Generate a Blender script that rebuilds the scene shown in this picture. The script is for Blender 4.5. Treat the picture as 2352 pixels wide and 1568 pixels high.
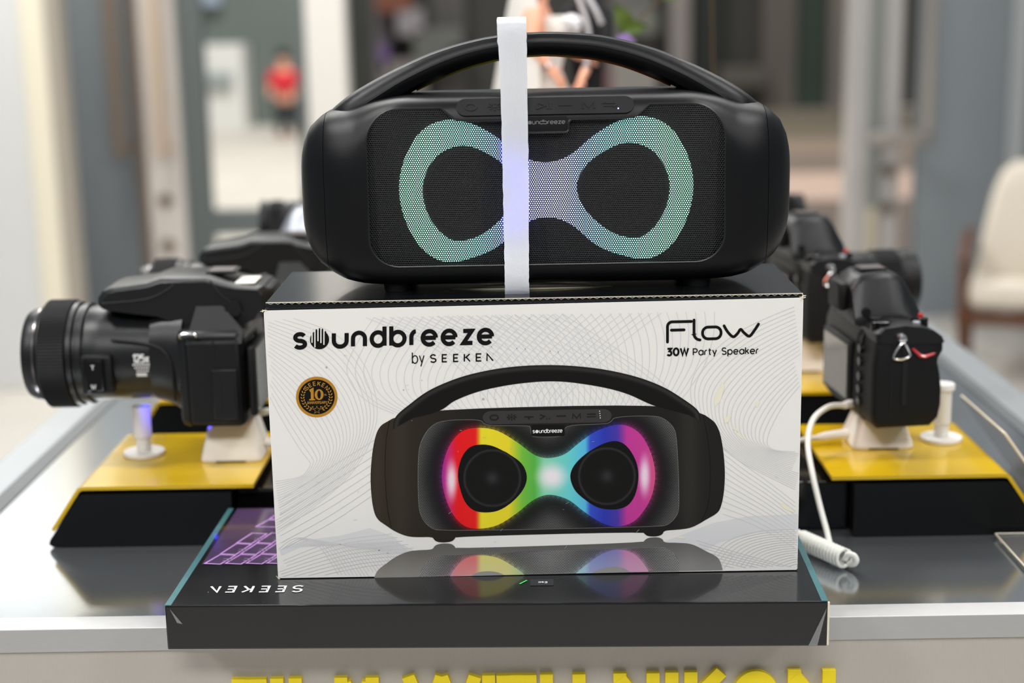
import bpy, bmesh, math, random
from math import sin, cos, pi, radians, sqrt, atan2
from mathutils import Vector, Matrix
from mathutils.geometry import tessellate_polygon

for o in list(bpy.data.objects):
    bpy.data.objects.remove(o)
random.seed(7)
SC = bpy.context.scene
COL = SC.collection
S = 0.82            # modelling units -> metres (applied to every mesh and location at the end)

# ------------------------------------------------------------------ camera
EYE = 0.466
PITCH, ROLL, YAW = radians(12.3), radians(1.1), radians(-0.5)
fwd = Vector((sin(YAW) * cos(PITCH), cos(YAW) * cos(PITCH), -sin(PITCH)))
rgt = Vector((cos(YAW), -sin(YAW), 0))
upv = rgt.cross(fwd)
r2 = cos(ROLL) * rgt - sin(ROLL) * upv
u2 = sin(ROLL) * rgt + cos(ROLL) * upv
cd = bpy.data.cameras.new('camera')
cam = bpy.data.objects.new('camera', cd)
COL.objects.link(cam)
cam.matrix_world = Matrix(((r2.x, u2.x, -fwd.x, 0), (r2.y, u2.y, -fwd.y, 0), (r2.z, u2.z, -fwd.z, EYE * S), (0, 0, 0, 1)))
cd.sensor_width = 36
cd.lens = 3500 / 2352 * 36
cd.clip_start = 0.02
cd.clip_end = 200
cd.dof.use_dof = True
cd.dof.focus_distance = (Vector((0, 1.136, 0.25)) - Vector((0, 0, EYE))).dot(fwd) * S
cd.dof.aperture_fstop = 4.2
SC.camera = cam

# ------------------------------------------------------------------ world, lamps, exposure
w = bpy.data.worlds.new('world')
SC.world = w
w.use_nodes = True
w.node_tree.nodes['Background'].inputs[0].default_value = (0.86, 0.93, 1.0, 1)
w.node_tree.nodes['Background'].inputs[1].default_value = 0.2


def area(name, loc, size, power, target, col=(1, 1, 1)):
    l = bpy.data.lights.new(name, 'AREA')
    l.shape = 'RECTANGLE'
    l.size, l.size_y = size
    l.energy = power
    l.color = col
    o = bpy.data.objects.new(name, l)
    COL.objects.link(o)
    o.location = loc
    d = Vector(target) - Vector(loc)
    o.rotation_euler = d.to_track_quat('-Z', 'Y').to_euler()
    return o


area('ceiling_lamp_front', (-0.2, -1.35, 1.95), (1.3, 0.4), 42, (0, 0.9, 0.1), (1, 0.99, 0.975))
area('ceiling_lamp_left', (-1.15, 0.85, 2.0), (0.25, 0.35), 26, (-0.6, 1.0, 0), (1, 0.99, 0.97))
area('ceiling_lamp_right', (1.2, 0.85, 2.0), (0.25, 0.35), 20, (0.6, 1.0, 0), (1, 0.99, 0.97))
area('ceiling_lamp_table', (0.0, 1.9, 2.1), (1.6, 0.5), 24, (0, 1.6, 0), (1, 0.99, 0.97))
area('downlight_left', (-1.95, -0.6, 2.0), (0.4, 0.4), 24, (-0.1, 0.95, 0.25), (1, 0.99, 0.98))
area('downlight_right', (2.1, -0.6, 2.0), (0.4, 0.4), 18, (0.15, 0.95, 0.25), (1, 0.99, 0.98))
area('ceiling_lamp_left_back', (-1.8, 4.7, 2.5), (1.2, 1.2), 95, (-1.7, 5.6, 0), (1, 0.98, 0.94))
area('ceiling_lamp_right_back', (1.9, 4.2, 2.5), (1.2, 1.2), 28, (1.9, 4.4, 0), (1, 0.98, 0.95))
area('daylight_left', (-2.6, 11, 9), (5, 4), 1250, (-2.6, 14, -1), (1, 0.99, 0.96))
area('daylight_right', (3.5, 11, 9), (5, 4), 420, (3.5, 14, -1), (1, 0.97, 0.93))

SC.view_settings.view_transform = 'Standard'
SC.view_settings.look = 'None'
SC.view_settings.gamma = 1
SC.view_settings.use_curve_mapping = False
SC.view_settings.exposure = 0.0


# ------------------------------------------------------------------ colours and materials
def lin(c):
    return tuple(((x / 255) / 12.92 if x / 255 <= 0.04045 else ((x / 255 + 0.055) / 1.055) ** 2.4) for x in c)


class NT:
    """tiny node-tree helper"""
    def __init__(s, m):
        s.t = m.node_tree
        s.n = s.t.nodes
        s.l = s.t.links

    def new(s, typ, **kw):
        n = s.n.new(typ)
        for k, v in kw.items():
            setattr(n, k, v)
        return n

    def link(s, a, b):
        s.l.new(a, b)

    def put(s, v, sock):
        if isinstance(v, (int, float)):
            sock.default_value = v
        elif isinstance(v, tuple):
            sock.default_value = v
        else:
            s.l.new(v, sock)

    def math(s, op, a, b=0.0, c=None):
        n = s.new('ShaderNodeMath', operation=op)
        s.put(a, n.inputs[0])
        s.put(b, n.inputs[1])
        if c is not None:
            s.put(c, n.inputs[2])
        return n.outputs[0]

    def coord(s):
        tc = s.new('ShaderNodeTexCoord')
        vm = s.new('ShaderNodeVectorMath', operation='SCALE')
        s.link(tc.outputs['Object'], vm.inputs[0])
        vm.inputs['Scale'].default_value = 1 / S
        sp = s.new('ShaderNodeSeparateXYZ')
        s.link(vm.outputs[0], sp.inputs[0])
        return vm.outputs[0], sp.outputs

    def mix(s, f, a, b):
        n = s.new('ShaderNodeMix', data_type='RGBA')
        s.put(f, n.inputs[0])
        for v, k in ((a, 6), (b, 7)):
            if isinstance(v, tuple):
                n.inputs[k].default_value = (*v[:3], 1)
            else:
                s.l.new(v, n.inputs[k])
        return n.outputs[2]

    def noise(s, vec, scale, detail=2.0, rough=0.5):
        n = s.new('ShaderNodeTexNoise')
        s.link(vec, n.inputs['Vector'])
        n.inputs['Scale'].default_value = scale
        n.inputs['Detail'].default_value = detail
        n.inputs['Roughness'].default_value = rough
        return n.outputs['Fac']

    def ramp(s, fac, stops):
        n = s.new('ShaderNodeValToRGB')
        el = n.color_ramp.elements
        while len(el) > 1:
            el.remove(el[0])
        el[0].position = stops[0][0]
        el[0].color = (*stops[0][1], 1)
        for p, c in stops[1:]:
            e = el.new(p)
            e.color = (*c, 1)
        s.put(fac, n.inputs[0])
        return n.outputs[0]

    def bump(s, h, strength, dist, bsdf):
        b = s.new('ShaderNodeBump')
        b.inputs['Strength'].default_value = strength
        b.inputs['Distance'].default_value = dist
        s.link(h, b.inputs['Height'])
        s.link(b.outputs[0], bsdf.inputs['Normal'])


def mat(name, col, rough=0.5, metal=0.0, spec=0.5, coat=0.0, coat_rough=0.05, emit=None, estr=1.0, trans=0.0, ior=1.45,
        var=0.0, vscale=40, bump=0.0, bscale=1500, alpha=1.0, sheen=0.0, stretch=None):
    m = bpy.data.materials.new(name)
    m.use_nodes = True
    b = m.node_tree.nodes['Principled BSDF']
    c = lin(col)
    b.inputs['Base Color'].default_value = (*c, 1)
    b.inputs['Roughness'].default_value = rough
    b.inputs['Metallic'].default_value = metal
    b.inputs['Specular IOR Level'].default_value = spec
    b.inputs['Coat Weight'].default_value = coat
    b.inputs['Coat Roughness'].default_value = coat_rough
    b.inputs['Transmission Weight'].default_value = trans
    b.inputs['IOR'].default_value = ior
    b.inputs['Alpha'].default_value = alpha
    if emit:
        b.inputs['Emission Color'].default_value = (*lin(emit), 1)
        b.inputs['Emission Strength'].default_value = estr
    if var or bump:
        nt = NT(m)
        v, _ = nt.coord()
        if stretch:
            mp = nt.new('ShaderNodeMapping')
            mp.inputs['Scale'].default_value = stretch
            nt.link(v, mp.inputs[0])
            v = mp.outputs[0]
        if var:
            f = nt.noise(v, vscale, 3)
            c2 = tuple(max(0, x * (1 - var)) for x in c)
            c3 = tuple(min(1, x * (1 + var)) for x in c)
            nt.link(nt.mix(f, c2, c3), b.inputs['Base Color'])
        if bump:
            nt.bump(nt.noise(v, bscale, 2), bump, 0.0004, b)
    return m


MAT = dict(
    plastic=mat('black_plastic', (12, 13, 15), 0.34, spec=0.3, bump=0.2, bscale=3200),
    plastic2=mat('satin_black_plastic', (21, 22, 23), 0.36, bump=0.15, bscale=1800),
    rubber=mat('black_rubber', (11, 12, 13), 0.55, spec=0.32, bump=0.3, bscale=1200),
    gloss=mat('gloss_black', (12, 12, 13), 0.14),
    dark=mat('dark_interior', (9, 9, 11), 0.6),
    camera=mat('camera_black', (20, 21, 23), 0.36, spec=0.45, bump=0.2, bscale=1500),
    camera2=mat('camera_panel_black', (13, 14, 16), 0.48, spec=0.4, bump=0.2, bscale=1500),
    silver=mat('silver_metal', (205, 205, 208), 0.25, metal=1.0),
    silverp=mat('silver_paint', (168, 172, 180), 0.35, metal=0.6),
    white=mat('white_plastic', (232, 228, 222), 0.35, var=0.02),
    cable=mat('white_cable', (226, 226, 218), 0.45, var=0.02),
    yellow=mat('yellow_acrylic', (206, 168, 4), 0.16, spec=0.6, coat=0.3, var=0.03, vscale=8),
    yellow2=mat('yellow_letter', (250, 224, 26), 0.45, var=0.03),
    stand=mat('stand_black', (12, 13, 14), 0.3, spec=0.3, var=0.05),
    alu=mat('brushed_aluminium', (188, 188, 188), 0.42, metal=0.5, var=0.06, vscale=90, stretch=(1, 1, 14)),
    panel=mat('front_panel_aluminium', (192, 187, 180), 0.5, metal=0.35, var=0.05, vscale=220, stretch=(5, 1, 0.4)),
    paper=mat('white_card', (232, 230, 226), 0.32, coat=0.25, coat_rough=0.2, var=0.015, vscale=14),
    card=mat('raw_cardboard', (222, 214, 194), 0.8, var=0.06, vscale=300),
    blackcard=mat('black_gloss_card', (17, 18, 20), 0.2, coat=0.5, coat_rough=0.06, var=0.1, vscale=60),
    ink=mat('black_ink', (9, 9, 10), 0.4, spec=0.25),
    inkgrey=mat('pale_grey_ink', (209, 208, 209), 0.35),
    inkgrey2=mat('faint_grey_ink', (216, 216, 218), 0.35),
    inkwhite=mat('white_ink', (226, 226, 226), 0.4),
    gold=mat('gold_foil', (196, 140, 42), 0.34, metal=0.35, var=0.12, vscale=120),
    teal=mat('teal_card', (66, 112, 116), 0.3, coat=0.4, var=0.1, vscale=90),
    skin=mat('doll_skin', (236, 172, 142), 0.45),
    cloth=mat('white_lace_cloth', (226, 222, 216), 0.9, var=0.08, vscale=30, bump=0.5, bscale=200),
    suit=mat('black_suit_cloth', (18, 18, 20), 0.8),
    glitter=mat('silver_glitter_trim', (205, 205, 210), 0.45, metal=0.4, var=0.3, vscale=400, bump=0.8, bscale=500),
    hairm=mat('blonde_hair', (150, 110, 70), 0.6, var=0.2, vscale=120),
    leaf=mat('green_leaf', (70, 92, 22), 0.5, var=0.3, vscale=60),
    twig=mat('brown_twig', (84, 62, 34), 0.7, var=0.15, vscale=80),
    petal=mat('lilac_petal', (150, 120, 190), 0.6, var=0.1),
    wood=mat('dark_brown_wood', (92, 52, 26), 0.45, var=0.25, vscale=18, stretch=(1, 1, 6)),
    cushion=mat('cream_upholstery', (226, 216, 200), 0.95, var=0.04, vscale=60, bump=0.3, bscale=300),
    greypanel=mat('slate_grey_panel', (134, 141, 146), 0.5, var=0.03, vscale=2),
    greyframe=mat('grey_door_frame', (104, 112, 112), 0.45, var=0.03, vscale=3),
    post=mat('light_metal_post', (234, 226, 219), 0.4, metal=0.1, var=0.05, vscale=6),
    postw=mat('white_painted_post', (236, 232, 226), 0.5, var=0.02, vscale=4),
    tan=mat('tan_metal_handle', (208, 188, 168), 0.4, metal=0.15, var=0.05),
    wallw=mat('white_wall_paint', (224, 225, 224), 0.6, var=0.02, vscale=2),
    cream=mat('cream_trim_paint', (246, 238, 216), 0.5, var=0.02, vscale=2),
)

# table top: smooth grey laminate with a hard gloss
tm = mat('table_top_grey', (178, 183, 188), 0.15, metal=0.88, spec=0.6, var=0.05, vscale=160)
MAT['tabletop'] = tm
# acrylic and glass
MAT['acrylic'] = mat('clear_acrylic', (236, 234, 230), 0.04, trans=0.93, ior=1.49, var=0.0)
MAT['glass'] = mat('door_glass', (250, 253, 252), 0.02, trans=1.0, ior=1.03)
MAT['film'] = mat('shrink_film', (235, 238, 240), 0.15, alpha=0.22)


def floor_mat(name, a, b, tile, rough):
    m = bpy.data.materials.new(name)
    m.use_nodes = True
    nt = NT(m)
    bs = nt.n['Principled BSDF']
    v, _ = nt.coord()
    br = nt.new('ShaderNodeTexBrick')
    br.offset = 0.0
    nt.link(v, br.inputs['Vector'])
    br.inputs['Color1'].default_value = (*lin(a), 1)
    br.inputs['Color2'].default_value = (*lin(b), 1)
    br.inputs['Mortar'].default_value = (*[x * 0.7 for x in lin(a)], 1)
    br.inputs['Scale'].default_value = 1
    br.inputs['Mortar Size'].default_value = 0.006
    br.inputs['Brick Width'].default_value = tile
    br.inputs['Row Height'].default_value = tile
    nt.link(br.outputs['Color'], bs.inputs['Base Color'])
    bs.inputs['Roughness'].default_value = rough
    return m


MAT['floor'] = floor_mat('shop_floor_tile', (214, 208, 198), (208, 202, 194), 0.75, 0.3)
MAT['floor_out'] = floor_mat('outside_paving', (222, 212, 200), (214, 205, 194), 0.9, 0.6)


def grille_mat():
    """perforated steel: staggered round holes are see-through"""
    m = bpy.data.materials.new('perforated_black_steel')
    m.use_nodes = True
    nt = NT(m)
    bs = nt.n['Principled BSDF']
    out = nt.n['Material Output']
    _, xyz = nt.coord()
    a = 0.00171
    s3 = a * sqrt(3)

    def d(off):
        fx = nt.math('SUBTRACT', nt.math('FRACT', nt.math('ADD', nt.math('DIVIDE', xyz[0], a), 100 + off)), 0.5)
        fz = nt.math('SUBTRACT', nt.math('FRACT', nt.math('ADD', nt.math('DIVIDE', xyz[2], s3), 100 + off)), 0.5)
        fx = nt.math('MULTIPLY', fx, a)
        fz = nt.math('MULTIPLY', fz, s3)
        return nt.math('SQRT', nt.math('ADD', nt.math('MULTIPLY', fx, fx), nt.math('MULTIPLY', fz, fz)))
    dist = nt.math('MINIMUM', d(0.0), d(0.5))
    hole = nt.math('LESS_THAN', dist, 0.00047)
    bs.inputs['Base Color'].default_value = (*lin((30, 31, 33)), 1)
    bs.inputs['Roughness'].default_value = 0.38
    bs.inputs['Metallic'].default_value = 0.3
    nt.bump(nt.math('MINIMUM', dist, 0.00085), 0.9, 0.6, bs)
    tr = nt.new('ShaderNodeBsdfTransparent')
    mx = nt.new('ShaderNodeMixShader')
    nt.link(hole, mx.inputs[0])
    nt.link(bs.outputs[0], mx.inputs[1])
    nt.link(tr.outputs[0], mx.inputs[2])
    nt.link(mx.outputs[0], out.inputs[0])
    return m


def led_mat(name, stops, strength, half):
    m = bpy.data.materials.new(name)
    m.use_nodes = True
    nt = NT(m)
    bs = nt.n['Principled BSDF']
    _, xyz = nt.coord()
    f = nt.math('ADD', nt.math('DIVIDE', xyz[0], 2 * half), 0.5)
    c = nt.ramp(f, stops)
    bs.inputs['Base Color'].default_value = (0.6, 0.6, 0.6, 1)
    nt.link(c, bs.inputs['Emission Color'])
    bs.inputs['Emission Strength'].default_value = strength
    return m


MAT['grille'] = grille_mat()
GRN, CYN, BLU, MID, ADDED_BLUE = (.40, 1.0, .66), (.36, .95, .92), (.40, .66, 1.05), (.70, .72, 1.25), (.55, .60, 8.0)  # last colour: extra bright blue added behind the foam strip to tint it
MAT['led_front'] = led_mat('front_light_ring', [(0.0, GRN), (0.1, (.44, 1.05, .74)), (0.27, CYN), (0.34, BLU), (0.365, ADDED_BLUE), (0.425, ADDED_BLUE), (0.45, MID), (0.5, MID), (0.56, MID), (0.63, BLU), (0.73, CYN), (0.9, (.44, 1.05, .74)), (1.0, GRN)], 1.75, 0.112)
MAT['led_back'] = led_mat('rear_light_ring', [(0.0, (.5, .55, 0)), (0.3, (.75, .6, 0)), (0.5, (.9, .7, .3)), (0.62, (1, .3, .01)), (0.8, (1, .1, .005)), (1.0, (.5, .01, .06))], 30.0, 0.112)


def vcol_mat(name, rough=0.35, dots=None):
    m = bpy.data.materials.new(name)
    m.use_nodes = True
    nt = NT(m)
    bs = nt.n['Principled BSDF']
    a = nt.new('ShaderNodeAttribute', attribute_name='Col')
    bs.inputs['Roughness'].default_value = rough
    bs.inputs['Specular IOR Level'].default_value = 0.2
    c = a.outputs['Color']
    if dots:
        _, xyz = nt.coord()
        p, r = dots
        s3 = p * sqrt(3)

        def d(off):
            fx = nt.math('SUBTRACT', nt.math('FRACT', nt.math('ADD', nt.math('DIVIDE', xyz[0], p), 100 + off)), 0.5)
            fz = nt.math('SUBTRACT', nt.math('FRACT', nt.math('ADD', nt.math('DIVIDE', xyz[2], s3), 100 + off)), 0.5)
            fx = nt.math('MULTIPLY', fx, p)
            fz = nt.math('MULTIPLY', fz, s3)
            return nt.math('SQRT', nt.math('ADD', nt.math('MULTIPLY', fx, fx), nt.math('MULTIPLY', fz, fz)))
        hole = nt.math('MULTIPLY', nt.math('LESS_THAN', nt.math('MINIMUM', d(0.0), d(0.5)), r), a.outputs['Alpha'])
        c = nt.mix(hole, c, (0.006, 0.006, 0.006))
    nt.link(c, bs.inputs['Base Color'])
    return m


MAT['print'] = vcol_mat('printed_picture')
MAT['printdots'] = vcol_mat('printed_mesh_picture', dots=(0.00125, 0.00042))


# ------------------------------------------------------------------ mesh helpers
def catmull(P, n=6, closed=False):
    P = [Vector(p) for p in P]
    N = len(P)
    out = []
    rng = range(N) if closed else range(N - 1)
    for i in rng:
        if closed:
            a, b, c, d = P[(i - 1) % N], P[i], P[(i + 1) % N], P[(i + 2) % N]
        else:
            a, b, c, d = P[max(i - 1, 0)], P[i], P[i + 1], P[min(i + 2, N - 1)]
        for k in range(n):
            t = k / n
            out.append(0.5 * ((2 * b) + (c - a) * t + (2 * a - 5 * b + 4 * c - d) * t * t + (-a + 3 * b - 3 * c + d) * t ** 3))
    if not closed:
        out.append(P[-1])
    return [tuple(p) for p in out]


def arc(cx, cy, rx, ry, a0, a1, n=12):
    return [(cx + rx * cos(radians(a0 + (a1 - a0) * i / n)), cy + ry * sin(radians(a0 + (a1 - a0) * i / n))) for i in range(n + 1)]


def rrect(x0, x1, y0, y1, r, n=5):
    return arc(x1 - r, y1 - r, r, r, 0, 90, n) + arc(x0 + r, y1 - r, r, r, 90, 180, n) + arc(x0 + r, y0 + r, r, r, 180, 270, n) + arc(x1 - r, y0 + r, r, r, 270, 360, n)


LEV = [0.0]          # prints that cross are a hair apart in depth


class M:
    def __init__(s):
        s.v, s.f = [], []
        s.fl = []

    def add(s, vs, fs):
        o = len(s.v)
        s.v += [tuple(v) for v in vs]
        s.f += [tuple(i + o for i in f) for f in fs]
        return s

    def box(s, x0, x1, y0, y1, z0, z1, b=0, seg=2):
        bm = bmesh.new()
        bmesh.ops.create_cube(bm, size=1)
        for v in bm.verts:
            v.co = Vector((x0 if v.co.x < 0 else x1, y0 if v.co.y < 0 else y1, z0 if v.co.z < 0 else z1))
        if b:
            bmesh.ops.bevel(bm, geom=bm.edges[:], offset=b, segments=seg, affect='EDGES', profile=0.5)
        bm.verts.index_update()
        if b:
            bm.normal_update()
            s.fl += [len(s.f) + i for i, f in enumerate(bm.faces) if max(abs(c) for c in f.normal) > .9995]
        s.add([v.co for v in bm.verts], [[v.index for v in f.verts] for f in bm.faces])
        bm.free()
        return s

    def lathe(s, prof, seg=32, ax='z', c=(0, 0, 0), cap=True, a0=0.0):
        vs, fs = [], []
        for r, t in prof:
            for k in range(seg):
                a = a0 + 2 * pi * k / seg
                p = {'z': (r * cos(a), r * sin(a), t), 'x': (t, r * cos(a), r * sin(a)), 'y': (r * cos(a), t, r * sin(a))}[ax]
                vs.append((p[0] + c[0], p[1] + c[1], p[2] + c[2]))
        for i in range(len(prof) - 1):
            for k in range(seg):
                k2 = (k + 1) % seg
                fs.append((i * seg + k, i * seg + k2, (i + 1) * seg + k2, (i + 1) * seg + k))
        if cap:
            fs.append(tuple(range(seg)))
            fs.append(tuple((len(prof) - 1) * seg + k for k in range(seg)))
        return s.add(vs, fs)

    def loft(s, rings, cap=True, closed=False):
        n = len(rings[0])
        vs = [p for r in rings for p in r]
        fs = []
        R = len(rings)
        for i in range(R if closed else R - 1):
            j = (i + 1) % R
            for k in range(n):
                k2 = (k + 1) % n
                fs.append((i * n + k, i * n + k2, j * n + k2, j * n + k))
        if cap and not closed:
            fs.append(tuple(range(n)))
            fs.append(tuple((R - 1) * n + k for k in range(n)))
        return s.add(vs, fs)

    def tube(s, path, r, seg=8, closed=False):
        P = [Vector(p) for p in path]
        N = len(P)
        rad = r if isinstance(r, (list, tuple)) else [r] * N
        rings = []
        nrm = None
        for i in range(N):
            if closed:
                t = (P[(i + 1) % N] - P[(i - 1) % N])
            else:
                t = P[min(i + 1, N - 1)] - P[max(i - 1, 0)]
            t.normalize()
            if nrm is None:
                a = Vector((0, 0, 1)) if abs(t.z) < 0.9 else Vector((1, 0, 0))
                nrm = t.cross(a).normalized()
            else:
                nrm = (nrm - t * nrm.dot(t)).normalized()
            b = t.cross(nrm)
            rings.append([P[i] + rad[i] * (cos(2 * pi * k / seg) * nrm + sin(2 * pi * k / seg) * b) for k in range(seg)])
        return s.loft(rings, cap=not closed, closed=closed)

    def flat(s, loops, fn):
        vs = [Vector((p[0], p[1], 0)) for lp in loops for p in lp]
        tris = tessellate_polygon([[Vector((p[0], p[1], 0)) for p in lp] for lp in loops])
        return s.add([fn(v.x, v.y) for v in vs], tris)

    def prism(s, loops, fn, d0, d1):
        """fn(u, v, d) -> xyz ; closed solid between d0 and d1"""
        pts = [p for lp in loops for p in lp]
        tris = tessellate_polygon([[Vector((p[0], p[1], 0)) for p in lp] for lp in loops])
        n = len(pts)
        vs = [fn(p[0], p[1], d0) for p in pts] + [fn(p[0], p[1], d1) for p in pts]
        fs = [t for t in tris] + [tuple(i + n for i in reversed(t)) for t in tris]
        o = 0
        for lp in loops:
            L = len(lp)
            for k in range(L):
                k2 = (k + 1) % L
                fs.append((o + k, o + k2, n + o + k2, n + o + k))
            o += L
        return s.add(vs, fs)

    def ribbon(s, pts, wd, fn, closed=False, rnd=False):
        LEV[0] = (LEV[0] + .000007) % .00006
        P = [Vector((p[0], p[1])) for p in pts]
        N = len(P)
        L, Rr = [], []
        for i in range(N):
            if closed:
                d0, d1 = P[i] - P[i - 1], P[(i + 1) % N] - P[i]
            else:
                d0 = P[i] - P[i - 1] if i else P[1] - P[0]
                d1 = P[i + 1] - P[i] if i < N - 1 else d0
            d0 = d0.normalized()
            d1 = d1.normalized()
            n0, n1 = Vector((-d0.y, d0.x)), Vector((-d1.y, d1.x))
            m = n0 + n1
            if m.length < 1e-6:
                m = n0
            m.normalize()
            k = 1 / max(0.45, m.dot(n0))
            L.append(P[i] + m * k * wd / 2)
            Rr.append(P[i] - m * k * wd / 2)
        vs = [fn(p.x, p.y) for p in L] + [fn(p.x, p.y) for p in Rr]
        fs = [(i, (i + 1) % N, N + (i + 1) % N, N + i) for i in range(N if closed else N - 1)]
        s.add(vs, fs)
        if rnd and not closed:
            for e, b in ((P[0], P[1]), (P[-1], P[-2])):
                a0 = atan2(e.y - b.y, e.x - b.x)
                c = [(e.x + wd / 2 * cos(a0 - pi / 2 + pi * k / 8), e.y + wd / 2 * sin(a0 - pi / 2 + pi * k / 8)) for k in range(9)]
                s.add([fn(*q) for q in c], [tuple(range(9))])
        return s

    def disc(s, cx, cy, rx, ry, fn, n=24):
        c = [(cx + rx * cos(2 * pi * k / n), cy + ry * sin(2 * pi * k / n)) for k in range(n)]
        return s.add([fn(*q) for q in c], [tuple(range(n))])

    def xf(s, mtx):
        s.v = [tuple(mtx @ Vector(v)) for v in s.v]
        return s

    def mesh(s, name, smooth=35, fix=True):
        me = bpy.data.meshes.new(name)
        me.from_pydata(s.v, [], s.f)
        if fix:
            bm = bmesh.new()
            bm.from_mesh(me)
            bmesh.ops.recalc_face_normals(bm, faces=bm.faces[:])
            bm.to_mesh(me)
            bm.free()
        if smooth:
            me.polygons.foreach_set('use_smooth', [True] * len(me.polygons))
            me.set_sharp_from_angle(angle=radians(smooth))
            for i in s.fl:
                me.polygons[i].use_smooth = False
        return me

    def build(s, name, m, parent=None, world=False, smooth=35, fix=True, label=None):
        """one mesh object; with world=True the vertices are in world space of an unrotated parent"""
        if world and parent is not None:
            L = parent.location
            s.v = [(v[0] - L.x, v[1] - L.y, v[2] - L.z) for v in s.v]
        o = bpy.data.objects.new(name, s.mesh(name, smooth, fix))
        o.data.materials.append(MAT[m] if isinstance(m, str) else m)
        COL.objects.link(o)
        o.parent = parent
        if label:
            o['label'] = label
        return o


def thing(name, label, cat, loc=(0, 0, 0), rz=0.0, group=None):
    o = bpy.data.objects.new(name, None)
    o.empty_display_size = 0.02
    COL.objects.link(o)
    o.location = loc
    o.rotation_euler = (0, 0, rz)
    o['label'] = label
    o['category'] = cat
    if group:
        o['group'] = group
    return o


def tag(o, label, cat, group=None):
    o['label'] = label
    o['category'] = cat
    if group:
        o['group'] = group
    return o


def struct(o):
    o['kind'] = 'structure'
    return o


def dup(root, loc, label, rz=None, group=None, skip=()):
    r = root.copy()
    COL.objects.link(r)
    r.location = loc
    if rz is not None:
        r.rotation_euler = (0, 0, rz)
    r['label'] = label
    if group:
        r['group'] = group
    for ch in root.children:
        if ch.name.split('.')[0] in skip:
            continue
        c = ch.copy()
        COL.objects.link(c)
        c.parent = r
        for g in ch.children:
            d = g.copy()
            COL.objects.link(d)
            d.parent = c
    return r


# ------------------------------------------------------------------ stroke lettering (x-height 1, capitals 1.4)
def _s(h, wd):
    q = h / 4
    return [arc(wd * .5, 3 * q, wd * .44, q, 25, 270, 14) + arc(wd * .5, q, wd * .48, q, 90, -152, 14)[1:]]


def _o(w_=1.0, h=1.0):
    return [arc(w_ / 2, h / 2, w_ / 2, h / 2, 0, 360, 28)]


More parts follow.
